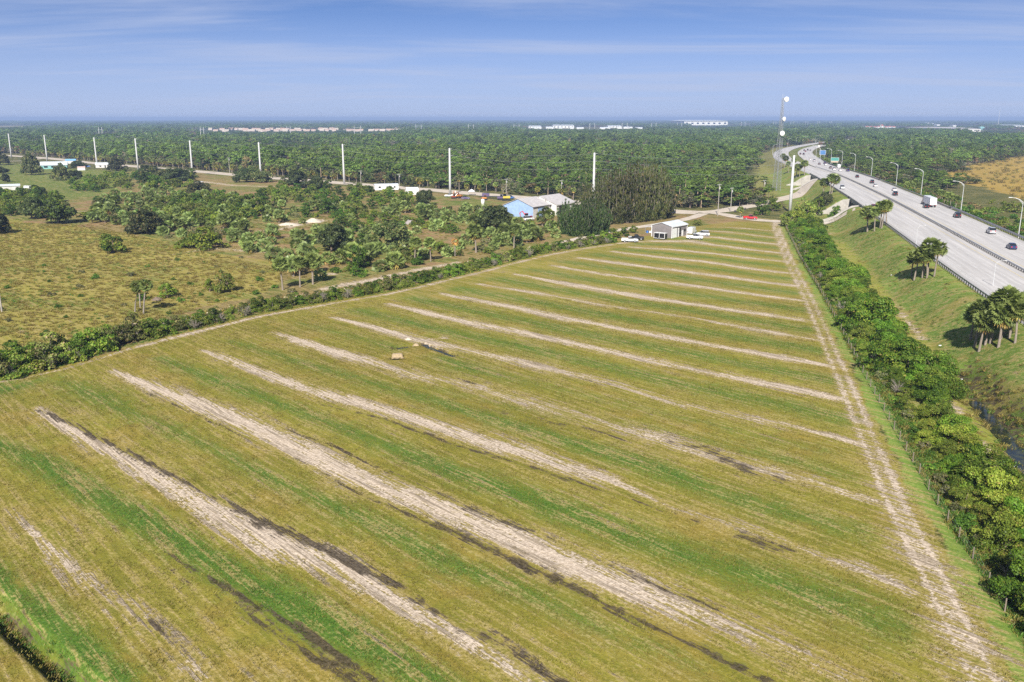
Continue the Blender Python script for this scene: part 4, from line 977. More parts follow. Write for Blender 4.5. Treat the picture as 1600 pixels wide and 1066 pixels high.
def loft(m, secs):
    """sections along x: (x, half width at bottom, half width at top, z bottom, z top)"""
    vs = []; fs = []
    for x, wb, wt, z0, z1 in secs:
        zm = z0+(z1-z0)*.55; vs += [(x, -wb, z0), (x, -max(wb, wt)*1.0, zm), (x, -wt, z1), (x, wt, z1), (x, max(wb, wt)*1.0, zm), (x, wb, z0)]
    for k in range(len(secs)-1):
        for j in range(6): fs.append((6*k+j, 6*k+(j+1) % 6, 6*k+6+(j+1) % 6, 6*k+6+j))
    fs += [tuple(range(5, -1, -1)), tuple(range(6*(len(secs)-1), 6*len(secs)))]
    m.add(vs, fs)
def make_vehicle(kind):
    root = empty({'pickup': 'pickup_truck', 'suv': 'suv', 'van': 'van'}.get(kind, 'car'))
    L, wd, r = {'sedan': (4.7, .9, .33), 'suv': (4.8, .96, .40), 'pickup': (5.8, 1.0, .40), 'van': (5.6, 1.02, .40)}[kind]
    h = L/2; b = MB(); c = MB(); rf = MB()
    if kind == 'sedan':
        loft(b, [(-h, wd*.86, wd*.82, .38, .86), (-h+.12, wd*.96, wd*.9, .24, .98), (-h+.9, wd, wd*.92, .22, 1.0), (.9, wd, wd*.92, .22, .98), (h-.5, wd*.97, wd*.86, .22, .84), (h-.1, wd*.9, wd*.78, .26, .72), (h, wd*.8, wd*.72, .36, .6)])
        loft(c, [(-1.95, wd*.86, wd*.80, .95, 1.02), (-1.15, wd*.88, wd*.72, .95, 1.40), (.15, wd*.88, wd*.74, .95, 1.43), (1.15, wd*.86, wd*.80, .94, 1.0)])
        rf.box((-.5, 0, 1.435), (1.35, wd*1.42, .05))
    elif kind == 'suv':
        loft(b, [(-h, wd*.9, wd*.86, .42, 1.0), (-h+.1, wd*.98, wd*.94, .3, 1.1), (1.0, wd, wd*.93, .3, 1.1), (h-.35, wd*.97, wd*.86, .3, 1.0), (h, wd*.85, wd*.75, .42, .8)])
        loft(c, [(-h+.08, wd*.88, wd*.84, 1.06, 1.12), (-h+.4, wd*.9, wd*.78, 1.06, 1.68), (.3, wd*.9, wd*.78, 1.06, 1.72), (1.3, wd*.86, wd*.82, 1.05, 1.12)])
        rf.box((-.85, 0, 1.73), (2.3, wd*1.5, .06))
    elif kind == 'van':
        loft(b, [(-h, wd*.95, wd*.9, .4, 2.1), (-h+.1, wd, wd*.95, .3, 2.2), (1.2, wd, wd*.95, .3, 2.2), (1.3, wd, wd*.95, .3, 1.25), (h-.2, wd*.95, wd*.86, .3, 1.05), (h, wd*.85, wd*.75, .42, .85)])
        loft(c, [(1.25, wd*.9, wd*.84, 1.2, 2.1), (1.6, wd*.9, wd*.8, 1.2, 1.9), (2.2, wd*.88, wd*.82, 1.1, 1.2)])
        rf.box((-.7, 0, 2.21), (3.6, wd*1.8, .05))
    else:
        loft(b, [(-.6, wd*.98, wd*.94, .42, 1.12), (1.5, wd, wd*.94, .42, 1.12), (h-.3, wd*.98, wd*.9, .42, 1.06), (h, wd*.88, wd*.8, .5, .9)])
        for s in (-1, 1): b.box((-1.75, s*(wd-.08), .82), (2.3, .16, .7))
        b.box((-h+.07, 0, .82), (.14, 2*wd-.2, .68)); b.box((-1.75, 0, .55), (2.28, 2*wd-.3, .16))
        loft(c, [(-.62, wd*.9, wd*.84, 1.08, 1.14), (-.5, wd*.9, wd*.78, 1.08, 1.72), (.6, wd*.9, wd*.78, 1.08, 1.74), (1.4, wd*.88, wd*.82, 1.08, 1.14)])
        rf.box((.05, 0, 1.745), (1.2, wd*1.5, .06))
    o = b.build('body', PAINT['white'], root, bevel=.05); o.material_slots[0].link = 'OBJECT'; o.material_slots[0].material = PAINT['white']
    c.build('window_glass', M_glass, root, bevel=.02)
    o = rf.build('roof', PAINT['white'], root, bevel=.02); o.material_slots[0].link = 'OBJECT'; o.material_slots[0].material = PAINT['white']
    for sx in (-h*.6, h*.62):
        for sy in (-1, 1): wheel(r, root, (sx, sy*(wd-.08), r))
    zl = .72 if kind == 'sedan' else .9
    for sy in (-1, 1):
        MB().box((-h-.01, sy*wd*.66, zl), (.08, .3, .22)).build('tail_light', M_tail, root)
        MB().box((h-.03, sy*wd*.58, zl-.12), (.1, .34, .16)).build('headlight', M_head, root)
    return root
PROTO = {}
VSC = (1.05, 1.05, 1.22)
def vehicle(kind, colour, x, y, z, rz, label, group=None):
    if kind not in PROTO: PROTO[kind] = r = make_vehicle(kind); r.location = (x, y, z); r.rotation_euler = (0, 0, rz); r.scale = VSC
    else: r = dup(PROTO[kind], (x, y, z), rz, VSC)
    r['label'] = label; r['category'] = {'pickup': 'pickup truck', 'suv': 'car', 'van': 'van'}.get(kind, 'car')
    if group: r['group'] = group
    elif 'group' in r: del r['group']
    for c in r.children:
        if c.name.split('.')[0] in ('body', 'roof'): c.material_slots[0].material = PAINT[colour]
    return r
def on_highway(px, py):
    z = 7.0
    for _ in range(6):
        x, y = G(px, py, z); i = int(np.argmin((HWC[:, 0]-x)**2+(HWC[:, 1]-y)**2)); z = HWC[i, 2]
    return x, y, z, math.atan2(HWT[i, 1], HWT[i, 0])
TRAFFIC = [   # right carriageway, driving away
 (1580,389,'sedan','navy','dark navy car on the near right of the highway'),(1548,365,'suv','silver','silver car on the highway just before the street lamp'),(1495,340,'suv','black','black car with white rear window behind the lorry'),(1446.5,325,'sedan','black','dark car driving beside the lorry'),
 (1398,305.5,'suv','black','dark car driving ahead of the lorry'),(1397,298.5,'sedan','white','white car abreast of the dark one ahead of the lorry'),(1367.5,292,'sedan','white','white car just behind a black car above the nearer bridge'),(1362,286.5,'suv','black','black car just ahead of a white car near the bridge'),(1339,277.5,'sedan','black','lone black car left of the sandy path lamp'),
 (1324.5,268,'suv','navy','navy car passing a street lamp beyond the bridges'),(1312.5,267.5,'sedan','white','white car in the middle lane of a cluster beyond the bridges'),(1310,262.5,'van','white','white van at the right kerb below the green sign'),(1303,266,'suv','white','white car left in the cluster below the green sign'),(1297.5,263.5,'sedan','grey','grey car leading the cluster below the green sign'),
 (1288.5,256.5,'suv','navy','dark car close below the blue sign'),(1280,257.5,'sedan','grey','dark grey car left of the one below the blue sign'),(1272,252.5,'suv','silver','silver car where the far bend begins'),(1255.5,242,'suv','black','dark car low in the far bend, right of a pair'),(1250.5,241.5,'sedan','black','dark car low in the far bend, left of a pair'),
 (1256.5,235.8,'sedan','black','dark car first of four in the middle of the far bend'),(1258.5,237.5,'sedan','maroon','dark red car behind the first of four in the bend'),(1262,235.5,'suv','black','dark car third of four in the far bend'),(1266,236,'sedan','grey','dark grey car last of four in the far bend'),(1275,232,'sedan','silver','small silver car behind the orange truck in the bend'),(1266,250,'sedan','white','white car low at the entry of the far bend'),(1290,258.5,'sedan','white','small white car below the green sign by the kerb')]
for px, py, k, c, lb in TRAFFIC:
    x, y, z, a = on_highway(px, py); vehicle(k, c, x, y, z, a, lb, 'cars driving on the highway')
for px, py, k, c, lb in [(1316,295.5,'suv','white','white car coming towards the camera above the bridge'),(1390,322,'suv','white','white car coming towards the camera behind the palm clump'),(1364.5,326,'sedan','red','red car half hidden behind the palm clump')]:
    x, y, z, a = on_highway(px, py); vehicle(k, c, x, y, z, a+math.pi, lb, 'cars coming towards the camera')
# the lorry
def lorry(px, py, label, box_mat, cab_mat, L=14.5, name='box_lorry', flip=0.0):
    x, y, z, a = on_highway(px, py)
    root = empty(name, (x, y, z), a+flip, label=label, cat='lorry')
    MB().box((0, 0, 2.55), (L, 2.6, 2.9)).build('cargo_box', box_mat, root, bevel=.06)
    for s in (-.66, .66): MB().box((-L/2-.03, s, 2.5), (.06, 1.24, 2.6)).build('rear_door', M_trim, root)
    MB().box((-.3, 0, 1.0), (L-.8, 1.0, .25)).build('chassis', M_dark, root)
    m = MB(); loft(m, [(L/2+.5, 1.2, 1.15, .6, 2.9), (L/2+2.2, 1.22, 1.1, .6, 3.1), (L/2+2.8, 1.2, 1.05, .6, 1.9), (L/2+4.4, 1.05, .9, .6, 1.6)]); m.build('cab', cab_mat, root, bevel=.08)
    MB().box((L/2+2.62, 0, 2.35), (.3, 2.0, .7), taper=.9).build('windscreen', M_glass, root)
    for sx in (-L/2+.9, -L/2+2.2, L/2+.9, L/2+2.0, L/2+3.7):
        for sy in (-1, 1): wheel(.5, root, (sx, sy*1.08, .5))
    for sy in (-1, 1): MB().box((-L/2-.05, sy*1.0, 1.0), (.08, .4, .2)).build('tail_light', M_tail, root)
lorry(1452, 322, 'white box lorry with dark cab in the right lane of the highway', plain('white_box', (.66,.67,.70), .4), PAINT['maroon'])
lorry(1280, 231.5, 'orange truck driving through the far bend', PAINT['orange'], PAINT['grey'], 7.0, 'orange_truck')

def parked(kind, col, px, py, rz, label, group=None):
    x, y = G(px, py); vehicle(kind, col, x, y, hz1(x, y), rz, label, group)
parked('pickup', 'white', 984, 378.5, R(-8), 'white pickup parked alone left of the grey shed')
parked('pickup', 'black', 993.5, 375.5, R(-5), 'dark pickup parked behind the lone white pickup')
parked('pickup', 'white', 1085.5, 374, R(-14), 'white pickup parked right of the shed in front of the other')
parked('suv', 'white', 1098, 369, R(170), 'white car parked behind the white pickup by the shed')
parked('van', 'white', 1081, 365.5, R(60), 'white van parked against the right wall of the shed')
parked('pickup', 'red', 1172, 343, R(-8), 'bright red pickup on the dirt road near the junction')
parked('suv', 'navy', 1047.5, 333.5, R(170), 'dark blue car at the road end of the dark tree grove')
parked('pickup', 'white', 703, 308, R(170), 'white pickup at the foot of a transmission pole')
parked('sedan', 'purple', 727.5, 311.5, R(0), 'purplish car in the row of machines by the road')
parked('suv', 'blue', 797, 311, R(30), 'blue car at the right end of the machine row')
parked('suv', 'blue', 137, 261.5, R(20), 'blue car in the yard left of the white cabin')
parked('sedan', 'white', 166, 260, R(0), 'white car right of the white cabin')
parked('van', 'white', 42, 297, R(160), 'white van parked on the left lawn behind the bushes')
parked('suv', 'white', 826, 345, R(30), 'white car at the corner of the blue hall')
# black trailer with a white frame in front of the shed
x, y = G(1032, 374); a = SHED_RZ
root = empty('cargo_trailer', (x, y, hz1(x, y)), a, label='black cargo trailer with white frame before the grey shed', cat='trailer')
MB().box((0, 0, 1.45), (4.6, 2.0, 1.9)).build('trailer_body', PAINT['black'], root, bevel=.05)
for s in (-2.25, 0, 2.25): MB().box((s, -1.02, 1.45), (.14, .06, 1.95)).build('frame', M_trim, root)
for z in (.5, 2.42): MB().box((0, -1.02, z), (4.66, .06, .14)).build('frame', M_trim, root)
MB().box((0, 0, 2.44), (4.7, 2.1, .08)).build('roof', M_trim, root)
for sx in (-.45, .45):
    for sy in (-1, 1): wheel(.33, root, (sx-.3, sy*1.05, .33))
MB().tube([(2.2, 0, .5), (3.5, 0, .5)], .07, 6).build('drawbar', M_dark, root)
# machines in the yard
def machine(px, py, col, label, arm=True, rz=0.0, s=1.0, name='digger'):
    x, y = G(px, py); root = empty(name, (x, y, hz1(x, y)), rz, s, label=label, cat='machine')
    for sy in (-1, 1):
        m = MB(); m.prism([(-1.7, .25), (-1.4, 0), (1.4, 0), (1.7, .25), (1.7, .6), (1.4, .85), (-1.4, .85), (-1.7, .6)], sy*1.1-.25, sy*1.1+.25); m.build('track', M_black, root)
    MB().box((-.3, 0, 1.45), (3.0, 2.2, 1.0)).build('body', col, root, bevel=.1)
    MB().box((.5, .55, 2.3), (1.4, 1.0, 1.4), taper=.9).build('cab', M_glass, root); MB().box((.5, .55, 3.05), (1.4, 1.0, .1)).build('cab_roof', col, root)
    if arm:
        MB().tube([(1.0, -.3, 1.7), (2.8, -.3, 3.8), (4.0, -.3, 3.0)], [.28, .24, .18], 6).build('boom', col, root)
        MB().tube([(4.0, -.3, 3.0), (3.6, -.3, 1.2)], [.18, .14], 6).build('stick', col, root); MB().box((3.4, -.3, .8), (.8, 1.0, .8), taper=1.2).build('bucket', M_dark, root)
machine(717, 309.5, PAINT['orange'], 'orange digger in the machine row by the road', True, R(150))
machine(709, 310.5, PAINT['rust'], 'reddish digger left of the orange one', True, R(20), .8)
machine(757, 313, PAINT['orange'], 'small orange loader in the machine row', False, R(10), .9, 'loader')
machine(790.5, 313.5, PAINT['yellow'], 'yellow bulldozer at the right of the machine row', False, R(180), 1.35, 'bulldozer')
machine(782, 312.8, PAINT['purple'], 'purplish loader left of the yellow bulldozer', False, R(0), 1.0, 'loader')
machine(825, 344, PAINT['red'], 'red tractor loader before the blue hall', True, R(160), 1.0, 'tractor')
x, y = G(770, 310.5)
root = empty('flatbed_trailer', (x, y, 0), R(-6), label='long dark flatbed trailer beside the road in the machine row', cat='trailer')
MB().box((0, 0, 1.2), (14, 2.5, .35)).build('bed', M_dark, root); MB().box((-4, 0, 2.2), (4, 2.2, 1.6)).build('load', PAINT['purple'], root, bevel=.1)
for sx in (-5.5, -4.3, 4.5): 
    for sy in (-1, 1): wheel(.5, root, (sx, sy*1.05, .5))
x, y = G(737, 305)
root = empty('yard_tent', (x, y, 0), label='white tent roof in the machine row by the road', cat='tent')
m = MB(); m.add([(-2, -2, 2.2), (2, -2, 2.2), (2, 2, 2.2), (-2, 2, 2.2), (0, 0, 3.6)], [(0, 1, 4), (1, 2, 4), (2, 3, 4), (3, 0, 4), (3, 2, 1, 0)]); m.build('canopy', M_trim, root)
for a in (-1.9, 1.9):
    for b in (-1.9, 1.9): MB().tube([(a, b, 0), (a, b, 2.2)], .06, 5).build('post', M_steel, root)
x, y = G(754.5, 320)
root = empty('gas_cylinder', (x, y, 0), label='upright white tank on the lawn below the machine row', cat='tank'); MB().tube([(0, 0, 0), (0, 0, 2.6), (0, 0, 3.0)], [.95, .95, .4], 14).build('shell', M_trim, root, smooth=True); MB().tube([(0, 0, 3.0), (0, 0, 3.3)], .15, 6).build('valve', M_steel, root)
for px, py, lb in [(1483,424+150,'scrap of white litter on the embankment foot'),(1470,534,'white piece of litter below the nearest palm clump'),(1502,596,'white scrap of litter beside the ditch head'),(1396,404,'white scrap of litter on the upper embankment'),(1586,728,'white scrap of litter on the mown strip by the ditch')]:
    x, y = G(px, py); x2, y2 = G(px, py, hz1(x, y)); m = MB().box((0, 0, .08), (.7, .45, .12), .5, .6); tag(m.build('litter', M_trim, bevel=.03), lb, 'litter').location = (x2, y2, hz1(x2, y2))

# ------------------------------------------------------------------ plants
L_hedge = leafmat('hedge_leaf', (.020,.052,.007), (.118,.195,.022), .32, tip=(.22,.25,.04), tipf=.06)
L_hedge2 = leafmat('yellowish_hedge_leaf', (.055,.085,.012), (.19,.225,.032), .32, tip=(.26,.20,.06), tipf=.08)
L_dull = leafmat('dull_leaf', (.06,.065,.022), (.15,.155,.05), .25, tip=(.24,.19,.10), tipf=.12)
L_oak = leafmat('oak_leaf', (.020,.030,.010), (.065,.082,.026), .22)
L_thick = leafmat('thicket_leaf', (.042,.068,.011), (.155,.195,.032), .28, tip=(.22,.17,.06), tipf=.07)
L_pine = leafmat('pine_needles', (.032,.062,.011), (.118,.168,.034), .25)
L_for = leafmat('forest_leaf', (.036,.05,.013), (.115,.135,.036), .25, tip=(.17,.13,.06), tipf=.05)
L_brown = leafmat('brownish_leaf', (.06,.05,.022), (.16,.12,.055), .2, tip=(.26,.15,.06), tipf=.1)
L_grey = leafmat('greyish_twigs', (.06,.065,.04), (.15,.145,.095), .2)
L_cas = leafmat('feathery_needles', (.026,.034,.010), (.088,.095,.028), .25, tip=(.17,.12,.06), tipf=.05)
L_casd = leafmat('dark_feathery_needles', (.016,.030,.008), (.05,.075,.018), .25)
L_palm = leafmat('palm_frond', (.06,.09,.024), (.215,.25,.08), .25, .4)
L_palmb = leafmat('bluish_palm_frond', (.075,.11,.036), (.24,.285,.10), .25, .4)
L_dead = leafmat('dead_frond', (.17,.11,.035), (.38,.29,.09), .15)
L_grass = leafmat('grass_blade', (.09,.09,.018), (.22,.185,.042), .35, tip=(.3,.24,.09), tipf=.2)
L_weed = leafmat('weed_leaf', (.03,.075,.012), (.09,.16,.025), .35)
L_straw = leafmat('straw_blade', (.13,.105,.03), (.24,.19,.065), .35)
L_flower = leafmat('pale_plume', (.42,.37,.30), (.66,.60,.52), .3)
M_bark = plain('bark', (.17,.13,.10), .95, .1, var=.3, scale=3); M_pbark = plain('palm_bark', (.25,.21,.17), .95, .1, var=.25, scale=4); M_gbark = plain('grey_bark', (.24,.21,.18), .95, .1, var=.25, scale=4); M_tbark = plain('tan_bark', (.36,.27,.19), .95, .1, var=.2, scale=3)
PR = np.random.default_rng(11)
def unit(v): return v/np.maximum(np.linalg.norm(v, axis=-1, keepdims=True), 1e-9)
def leaves(cent, rad, n, size, up=.35, jit=.75, shell=.55, aspect=.62, flat=None, rng_=PR, long_dir=None):
    """n loose leaf quads spread through clumps at cent (k x 3) with radii rad (k x 3)"""
    global CLUMP_T
    w = rad.prod(1)**(2/3); k = rng_.choice(len(cent), n, p=w/w.sum())
    CLUMP_T = rng_.uniform(-.42, .38, len(cent))[k]+rng_.normal(size=n)*.10
    d = unit(rng_.normal(size=(n, 3))); d[:, 2] = np.where(d[:, 2] < -.3, -d[:, 2], d[:, 2])
    r = shell+(1-shell)*rng_.random(n)**.6
    p = cent[k]+d*rad[k]*r[:, None]
    nr = unit(d + rng_.normal(size=(n, 3))*jit + np.array([0, 0, up]))
    if long_dir is None: a = unit(np.cross(nr, rng_.normal(size=(n, 3))))
    else: a = unit(long_dir+rng_.normal(size=(n, 3))*.35); nr = unit(np.cross(a, rng_.normal(size=(n, 3))))
    b = np.cross(nr, a); s = size*(.55+.9*rng_.random(n))[:, None]
    return np.stack([p-a*s, p+b*s*aspect+nr*s*.12, p+a*s, p-b*s*aspect+nr*s*.12], 1)
def dome_clumps(rx, rz, n, cr, z0=.0, fill=.35, rng_=PR, top=1.0):
    """clump centres over a bushy dome: uneven, some inside"""
    d = unit(rng_.normal(size=(n, 3))); d[:, 2] = np.abs(d[:, 2])*1.05-.12
    r = np.where(rng_.random(n) < fill, rng_.uniform(.2, .7, n), rng_.uniform(.72, 1.05, n))
    c = d*r[:, None]*np.array([rx, rx*rng_.uniform(.8, 1.1), rz]); c[:, 2] = c[:, 2]+z0
    s = cr*rng_.uniform(.6, 1.35, n); return c, np.stack([s, s, s*.75], 1)
def trunk_mesh(name, mat, targets, r0, base_h, lean=(0, 0), n=6, sides=6):
    m = MB(); top = Vector((lean[0], lean[1], base_h)); m.tube([(0, 0, -.3), top*.5+Vector((random.uniform(-.1, .1), random.uniform(-.1, .1), 0)), top], [r0*1.15, r0*.9, r0*.75], sides+2)
    for tg in targets:
        tg = Vector(tg); mid = top.lerp(tg, .5)+Vector((random.uniform(-.3, .3), random.uniform(-.3, .3), .25*(tg-top).length*.4))
        m.tube([top-Vector((0, 0, .15)), mid, tg], [r0*.55, r0*.36, r0*.12], sides-1)
    return m.mesh(name, mat)
class Kind:
    """variants of one plant; each variant is built once as a thing with parts, moved at its first use and copied afterwards"""
    def __init__(s, name, cat, parts):
        s.v = []
        for pl in parts:
            r = empty(name); r['category'] = cat
            for nm, me in pl: link(nm, me, r)
            s.v.append([r, False])
    def put(s, x, y, rz, sc, label, group=None, var=None, z=None):
        k = int(PR.integers(len(s.v))) if var is None else var % len(s.v); r, used = s.v[k]
        loc = (x, y, (hz1(x, y) if z is None else z))
        if used: r = dup(r, loc, rz, sc, label, group)
        else:
            s.v[k][1] = True; r.location = loc; r.rotation_euler = (0, 0, rz); r.scale = (sc, sc, sc) if np.isscalar(sc) else sc; r['label'] = label
            if group: r['group'] = group
        if group is None and 'group' in r: del r['group']
        return r
def done(kinds):
    """drop variants that no plant used"""
    for K in kinds:
        for r, used in K.v:
            if not used:
                for c in list(r.children): bpy.data.objects.remove(c)
                bpy.data.objects.remove(r)
def tinted(me, tv):
    a = me.attributes.new('tint', 'FLOAT', 'FACE'); a.data.foreach_set('value', np.asarray(tv, np.float32)); return me
def shrub_parts(nm, mats, rx, rz, ncl, cr, nl, size, z0=.5, stem=True, stemn=7, bark=M_bark, **k):
    c, r = dome_clumps(rx, rz, ncl, cr, z0)
    ms = mats if isinstance(mats, list) else [mats]
    V = leaves(c, r, nl, size, **k)
    mi = (PR.random(nl) < .25).astype(int) if len(ms) > 1 else None
    foliage = tinted(quads_mesh(nm+'_foliage', V, ms, mi), CLUMP_T)
    out = [('foliage', foliage)]
    if stem:
        m = MB()
        for j in range(stemn):
            t_ = c[PR.integers(len(c))]; a = (random.uniform(-.3, .3)*rx*.5, random.uniform(-.3, .3)*rx*.5)
            m.tube([(a[0], a[1], -.2), (a[0]+t_[0]*.35, a[1]+t_[1]*.35, t_[2]*.55), (t_[0]*1.02, t_[1]*1.02, t_[2]+.1)], [.09*rx/3, .06*rx/3, .02], 5)
        out.append(('stems', m.mesh(nm+'_stems', bark)))
    return out
# --- prototypes
K_lane = Kind('hedge_shrub', 'shrub', [shrub_parts('lane_shrub', [L_hedge, L_hedge2], 3.9, 4.6, 44, 1.1, 11500, .145, .5), shrub_parts('lane_shrub', L_hedge, 3.6, 5.2, 40, 1.15, 11500, .15, .6), shrub_parts('lane_shrub', [L_hedge2, L_thick], 3.6, 3.9, 40, 1.05, 9500, .135, .4), shrub_parts('lane_shrub', [L_hedge, L_thick], 4.2, 4.3, 46, 1.1, 11500, .145, .5), shrub_parts('lane_shrub', [L_thick, L_hedge2], 3.4, 4.4, 36, 1.0, 9000, .13, .5)])
K_low = Kind('weedy_shrub', 'shrub', [shrub_parts('low_shrub', [L_weed, L_hedge], 1.6, 1.5, 22, .5, 1800, .12, .15), shrub_parts('low_shrub', [L_dull, L_grey], 1.7, 1.7, 20, .5, 1300, .11, .2, bark=M_gbark, stemn=16), shrub_parts('low_shrub', [L_weed, L_hedge2], 1.5, 1.1, 20, .45, 1600, .12, .1)])
K_left = Kind('track_hedge_bush', 'bush', [shrub_parts('track_bush', [L_thick, L_hedge], 2.4, 2.9, 30, .75, 3000, .15, .3, stemn=10, bark=M_gbark), shrub_parts('track_bush', [L_hedge, L_thick], 2.3, 2.6, 28, .7, 2800, .15, .3, stemn=10, bark=M_gbark), shrub_parts('track_bush', [L_dull, L_thick], 2.3, 2.5, 26, .65, 2000, .14, .3, stemn=18, bark=M_gbark), shrub_parts('track_bush', [L_hedge2, L_dull], 2.5, 2.4, 28, .7, 2600, .15, .3, stemn=12, bark=M_gbark)])
def twig_parts():
    m = MB()
    for j in range(26):
        a = random.uniform(0, 6.28); r = random.uniform(.6, 1.8); h = random.uniform(1.0, 2.8); p = (math.cos(a)*r, math.sin(a)*r, h)
        m.tube([(0, 0, -.1), (p[0]*.35, p[1]*.35, h*.55), p], [.06, .04, .012], 4)
        for q in range(3): m.tube([(p[0]*.6, p[1]*.6, h*.7), (p[0]*.8+random.uniform(-.5, .5), p[1]*.8+random.uniform(-.5, .5), h*.9+random.uniform(-.2, .5))], [.025, .01], 3)
    c, r_ = dome_clumps(1.6, 1.8, 14, .5, .3); return [('branches', m.mesh('dead_branches', M_gbark)), ('foliage', quads_mesh('dry_foliage', leaves(c, r_, 320, .12), L_grey))]
K_dead = Kind('dead_bush', 'dead bush', [twig_parts(), twig_parts()])
def oak_parts(rx, rz, th, nl, mats, size=.30, ncl=44):
    c, r = dome_clumps(rx, rz, ncl, rx*.27, th)
    V = leaves(c, r, nl, size); return [('trunk', trunk_mesh('oak_trunk', M_bark, c[:6], .38, th*.75+.4)), ('crown', tinted(quads_mesh('oak_crown', V, mats if isinstance(mats, list) else [mats], (PR.random(nl) < .3).astype(int) if isinstance(mats, list) else None), CLUMP_T))]
K_oak = Kind('oak_tree', 'tree', [oak_parts(5.0, 6.0, 1.2, 5200, L_oak), oak_parts(5.2, 5.4, 1.0, 5200, [L_oak, L_dull]), oak_parts(4.8, 5.0, 1.3, 4600, [L_oak, L_thick])])
K_thick = Kind('thicket_tree', 'tree', [oak_parts(4.0, 4.4, .8, 2300, [L_thick, L_hedge], .26, 30), oak_parts(4.2, 3.6, .6, 2200, [L_hedge2, L_thick], .26, 30), oak_parts(3.9, 4.0, .8, 2100, [L_thick, L_dull], .26, 28), oak_parts(3.6, 4.6, 1.0, 2100, [L_hedge, L_oak], .26, 28)])
def fan(c, d, L, n, w, droop):
    """one fan leaf: n leaflets spreading from c along d"""
    d = np.array(d); side = unit(np.cross(d, [0, 0, 1.0])+1e-6); upv = np.cross(side, d); rl = PR.uniform(-1.0, 1.0); side, upv = side*math.cos(rl)+upv*math.sin(rl), upv*math.cos(rl)-side*math.sin(rl); out = []
    for k in range(n):
        a = (k/(n-1)-.5)*2.6; v = d*math.cos(a)+side*math.sin(a); v = unit(v+upv*.12*abs(a)); l = L*(1-.18*abs(a))
        p1 = c+v*l*.55; p2 = c+v*l - np.array([0, 0, droop*l]); sd_ = unit(np.cross(v, upv))*w
        out.append([c, p1-sd_, p2, p1+sd_])
    return out
def palm_crown(nf, R_, mat_seed, zc, hang=0.0, n=8):
    q = []
    for k in range(nf):
        z = .97-(k+.5)/nf*(1.72+hang); a = k*2.39996+PR.random()*.4; s = math.sqrt(max(0, 1-z*z)) if abs(z) < 1 else .1
        d = unit(np.array([s*math.cos(a), s*math.sin(a), z])); L = R_*(.42+.1*PR.random()); c = np.array([0, 0, zc])+d*R_*(.42+.14*PR.random())
        q += fan(c, unit(d-np.array([0, 0, .10])), L, n, L*.12, .16)
        q.append([np.array([0, 0, zc])+unit(np.cross(d, [.1, .2, 1]))*.03, c+unit(np.cross(d, [.1, .2, 1]))*.03, c-unit(np.cross(d, [.1, .2, 1]))*.03, np.array([0, 0, zc])-unit(np.cross(d, [.1, .2, 1]))*.03])
    return np.array(q)
def skirt(nf, R_, zc):
    q = []
    for k in range(nf):
        a = k*2.39996; d = unit(np.array([math.cos(a)*.75, math.sin(a)*.75, -.75-.3*PR.random()])); c = np.array([0, 0, zc])+d*R_*.35
        q += fan(c, d, R_*.45, 6, R_*.05, .5)
    return np.array(q)
def palm_parts(h, R_, mat, nf=38, nd=12, lean=(0, 0), pale=False):
    m = MB(); m.tube([(-lean[0], -lean[1], -.3), (-lean[0]*.8, -lean[1]*.8, h*.35), (-lean[0]*.25, -lean[1]*.25, h*.75), (0, 0, h)], [.24, .19, .17, .2], 8)
    out = [('trunk', m.mesh('palm_trunk', M_gbark if pale else M_pbark)), ('crown', quads_mesh('palm_crown', palm_crown(nf, R_, 0, h+.1), mat))]
    if nd: out.append(('dead_fronds', quads_mesh('palm_skirt', skirt(nd, R_, h-.05), L_dead)))
    return out
K_sabal = Kind('sabal_palm', 'palm tree', [palm_parts(6.2, 2.5, L_palm, 70, 14, (.4, .1)), palm_parts(7.0, 2.45, L_palm, 66, 10, (-.3, .3)), palm_parts(5.2, 2.5, L_palm, 66, 16, (.1, -.3))])
K_lean = Kind('pale_trunk_palm', 'palm tree', [palm_parts(7.5, 2.5, L_palm, 56, 16, (2.2, -.4), True), palm_parts(7.2, 2.1, L_palm, 50, 10, (.3, 0), True), palm_parts(5.6, 1.5, L_palm, 26, 8, (-.2, .2), True)])
K_scrub = Kind('scrub_palm', 'palm', [palm_parts(1.0, 2.0, L_palmb, 46, 3), palm_parts(1.6, 2.2, L_palm, 50, 6), palm_parts(.9, 1.9, L_palmb, 44, 2), palm_parts(2.3, 2.1, L_palmb, 50, 9)])
def pine_parts(h, nl=800, mat=L_pine, spread=3.0, bark=M_tbark):
    n = 20; z = h*(.58+.45*PR.random(n)**1.1); rr_ = spread*np.clip(1.25-(z/h-.55)*1.7, .25, 1)*PR.random(n)**.5; a = PR.random(n)*6.283
    c = np.stack([rr_*np.cos(a), rr_*np.sin(a), z], 1); s = PR.uniform(.7, 1.3, n)*spread*.36; r = np.stack([s, s, s*.62], 1)
    return [('trunk', trunk_mesh('pine_trunk', bark, c[:7]*np.array([1, 1, 1]), .22, h*.62, (random.uniform(-.5, .5), random.uniform(-.5, .5)), sides=5)), ('crown', quads_mesh('pine_crown', leaves(c, r, nl, .34, up=.5, jit=.6), mat))]
K_pine = Kind('pine_tree', 'tree', [pine_parts(12.5), pine_parts(11, 700), pine_parts(13.5, 850, spread=3.4), pine_parts(10, 650, spread=2.7)])
K_fpalm = Kind('forest_edge_palm', 'palm tree', [palm_parts(4.6, 2.2, L_palm, 34, 18), palm_parts(3.4, 2.2, leafmat('yellow_palm_frond', (.09,.10,.02), (.25,.24,.06), .25), 32, 22), palm_parts(5.6, 2.1, L_palm, 34, 14)])
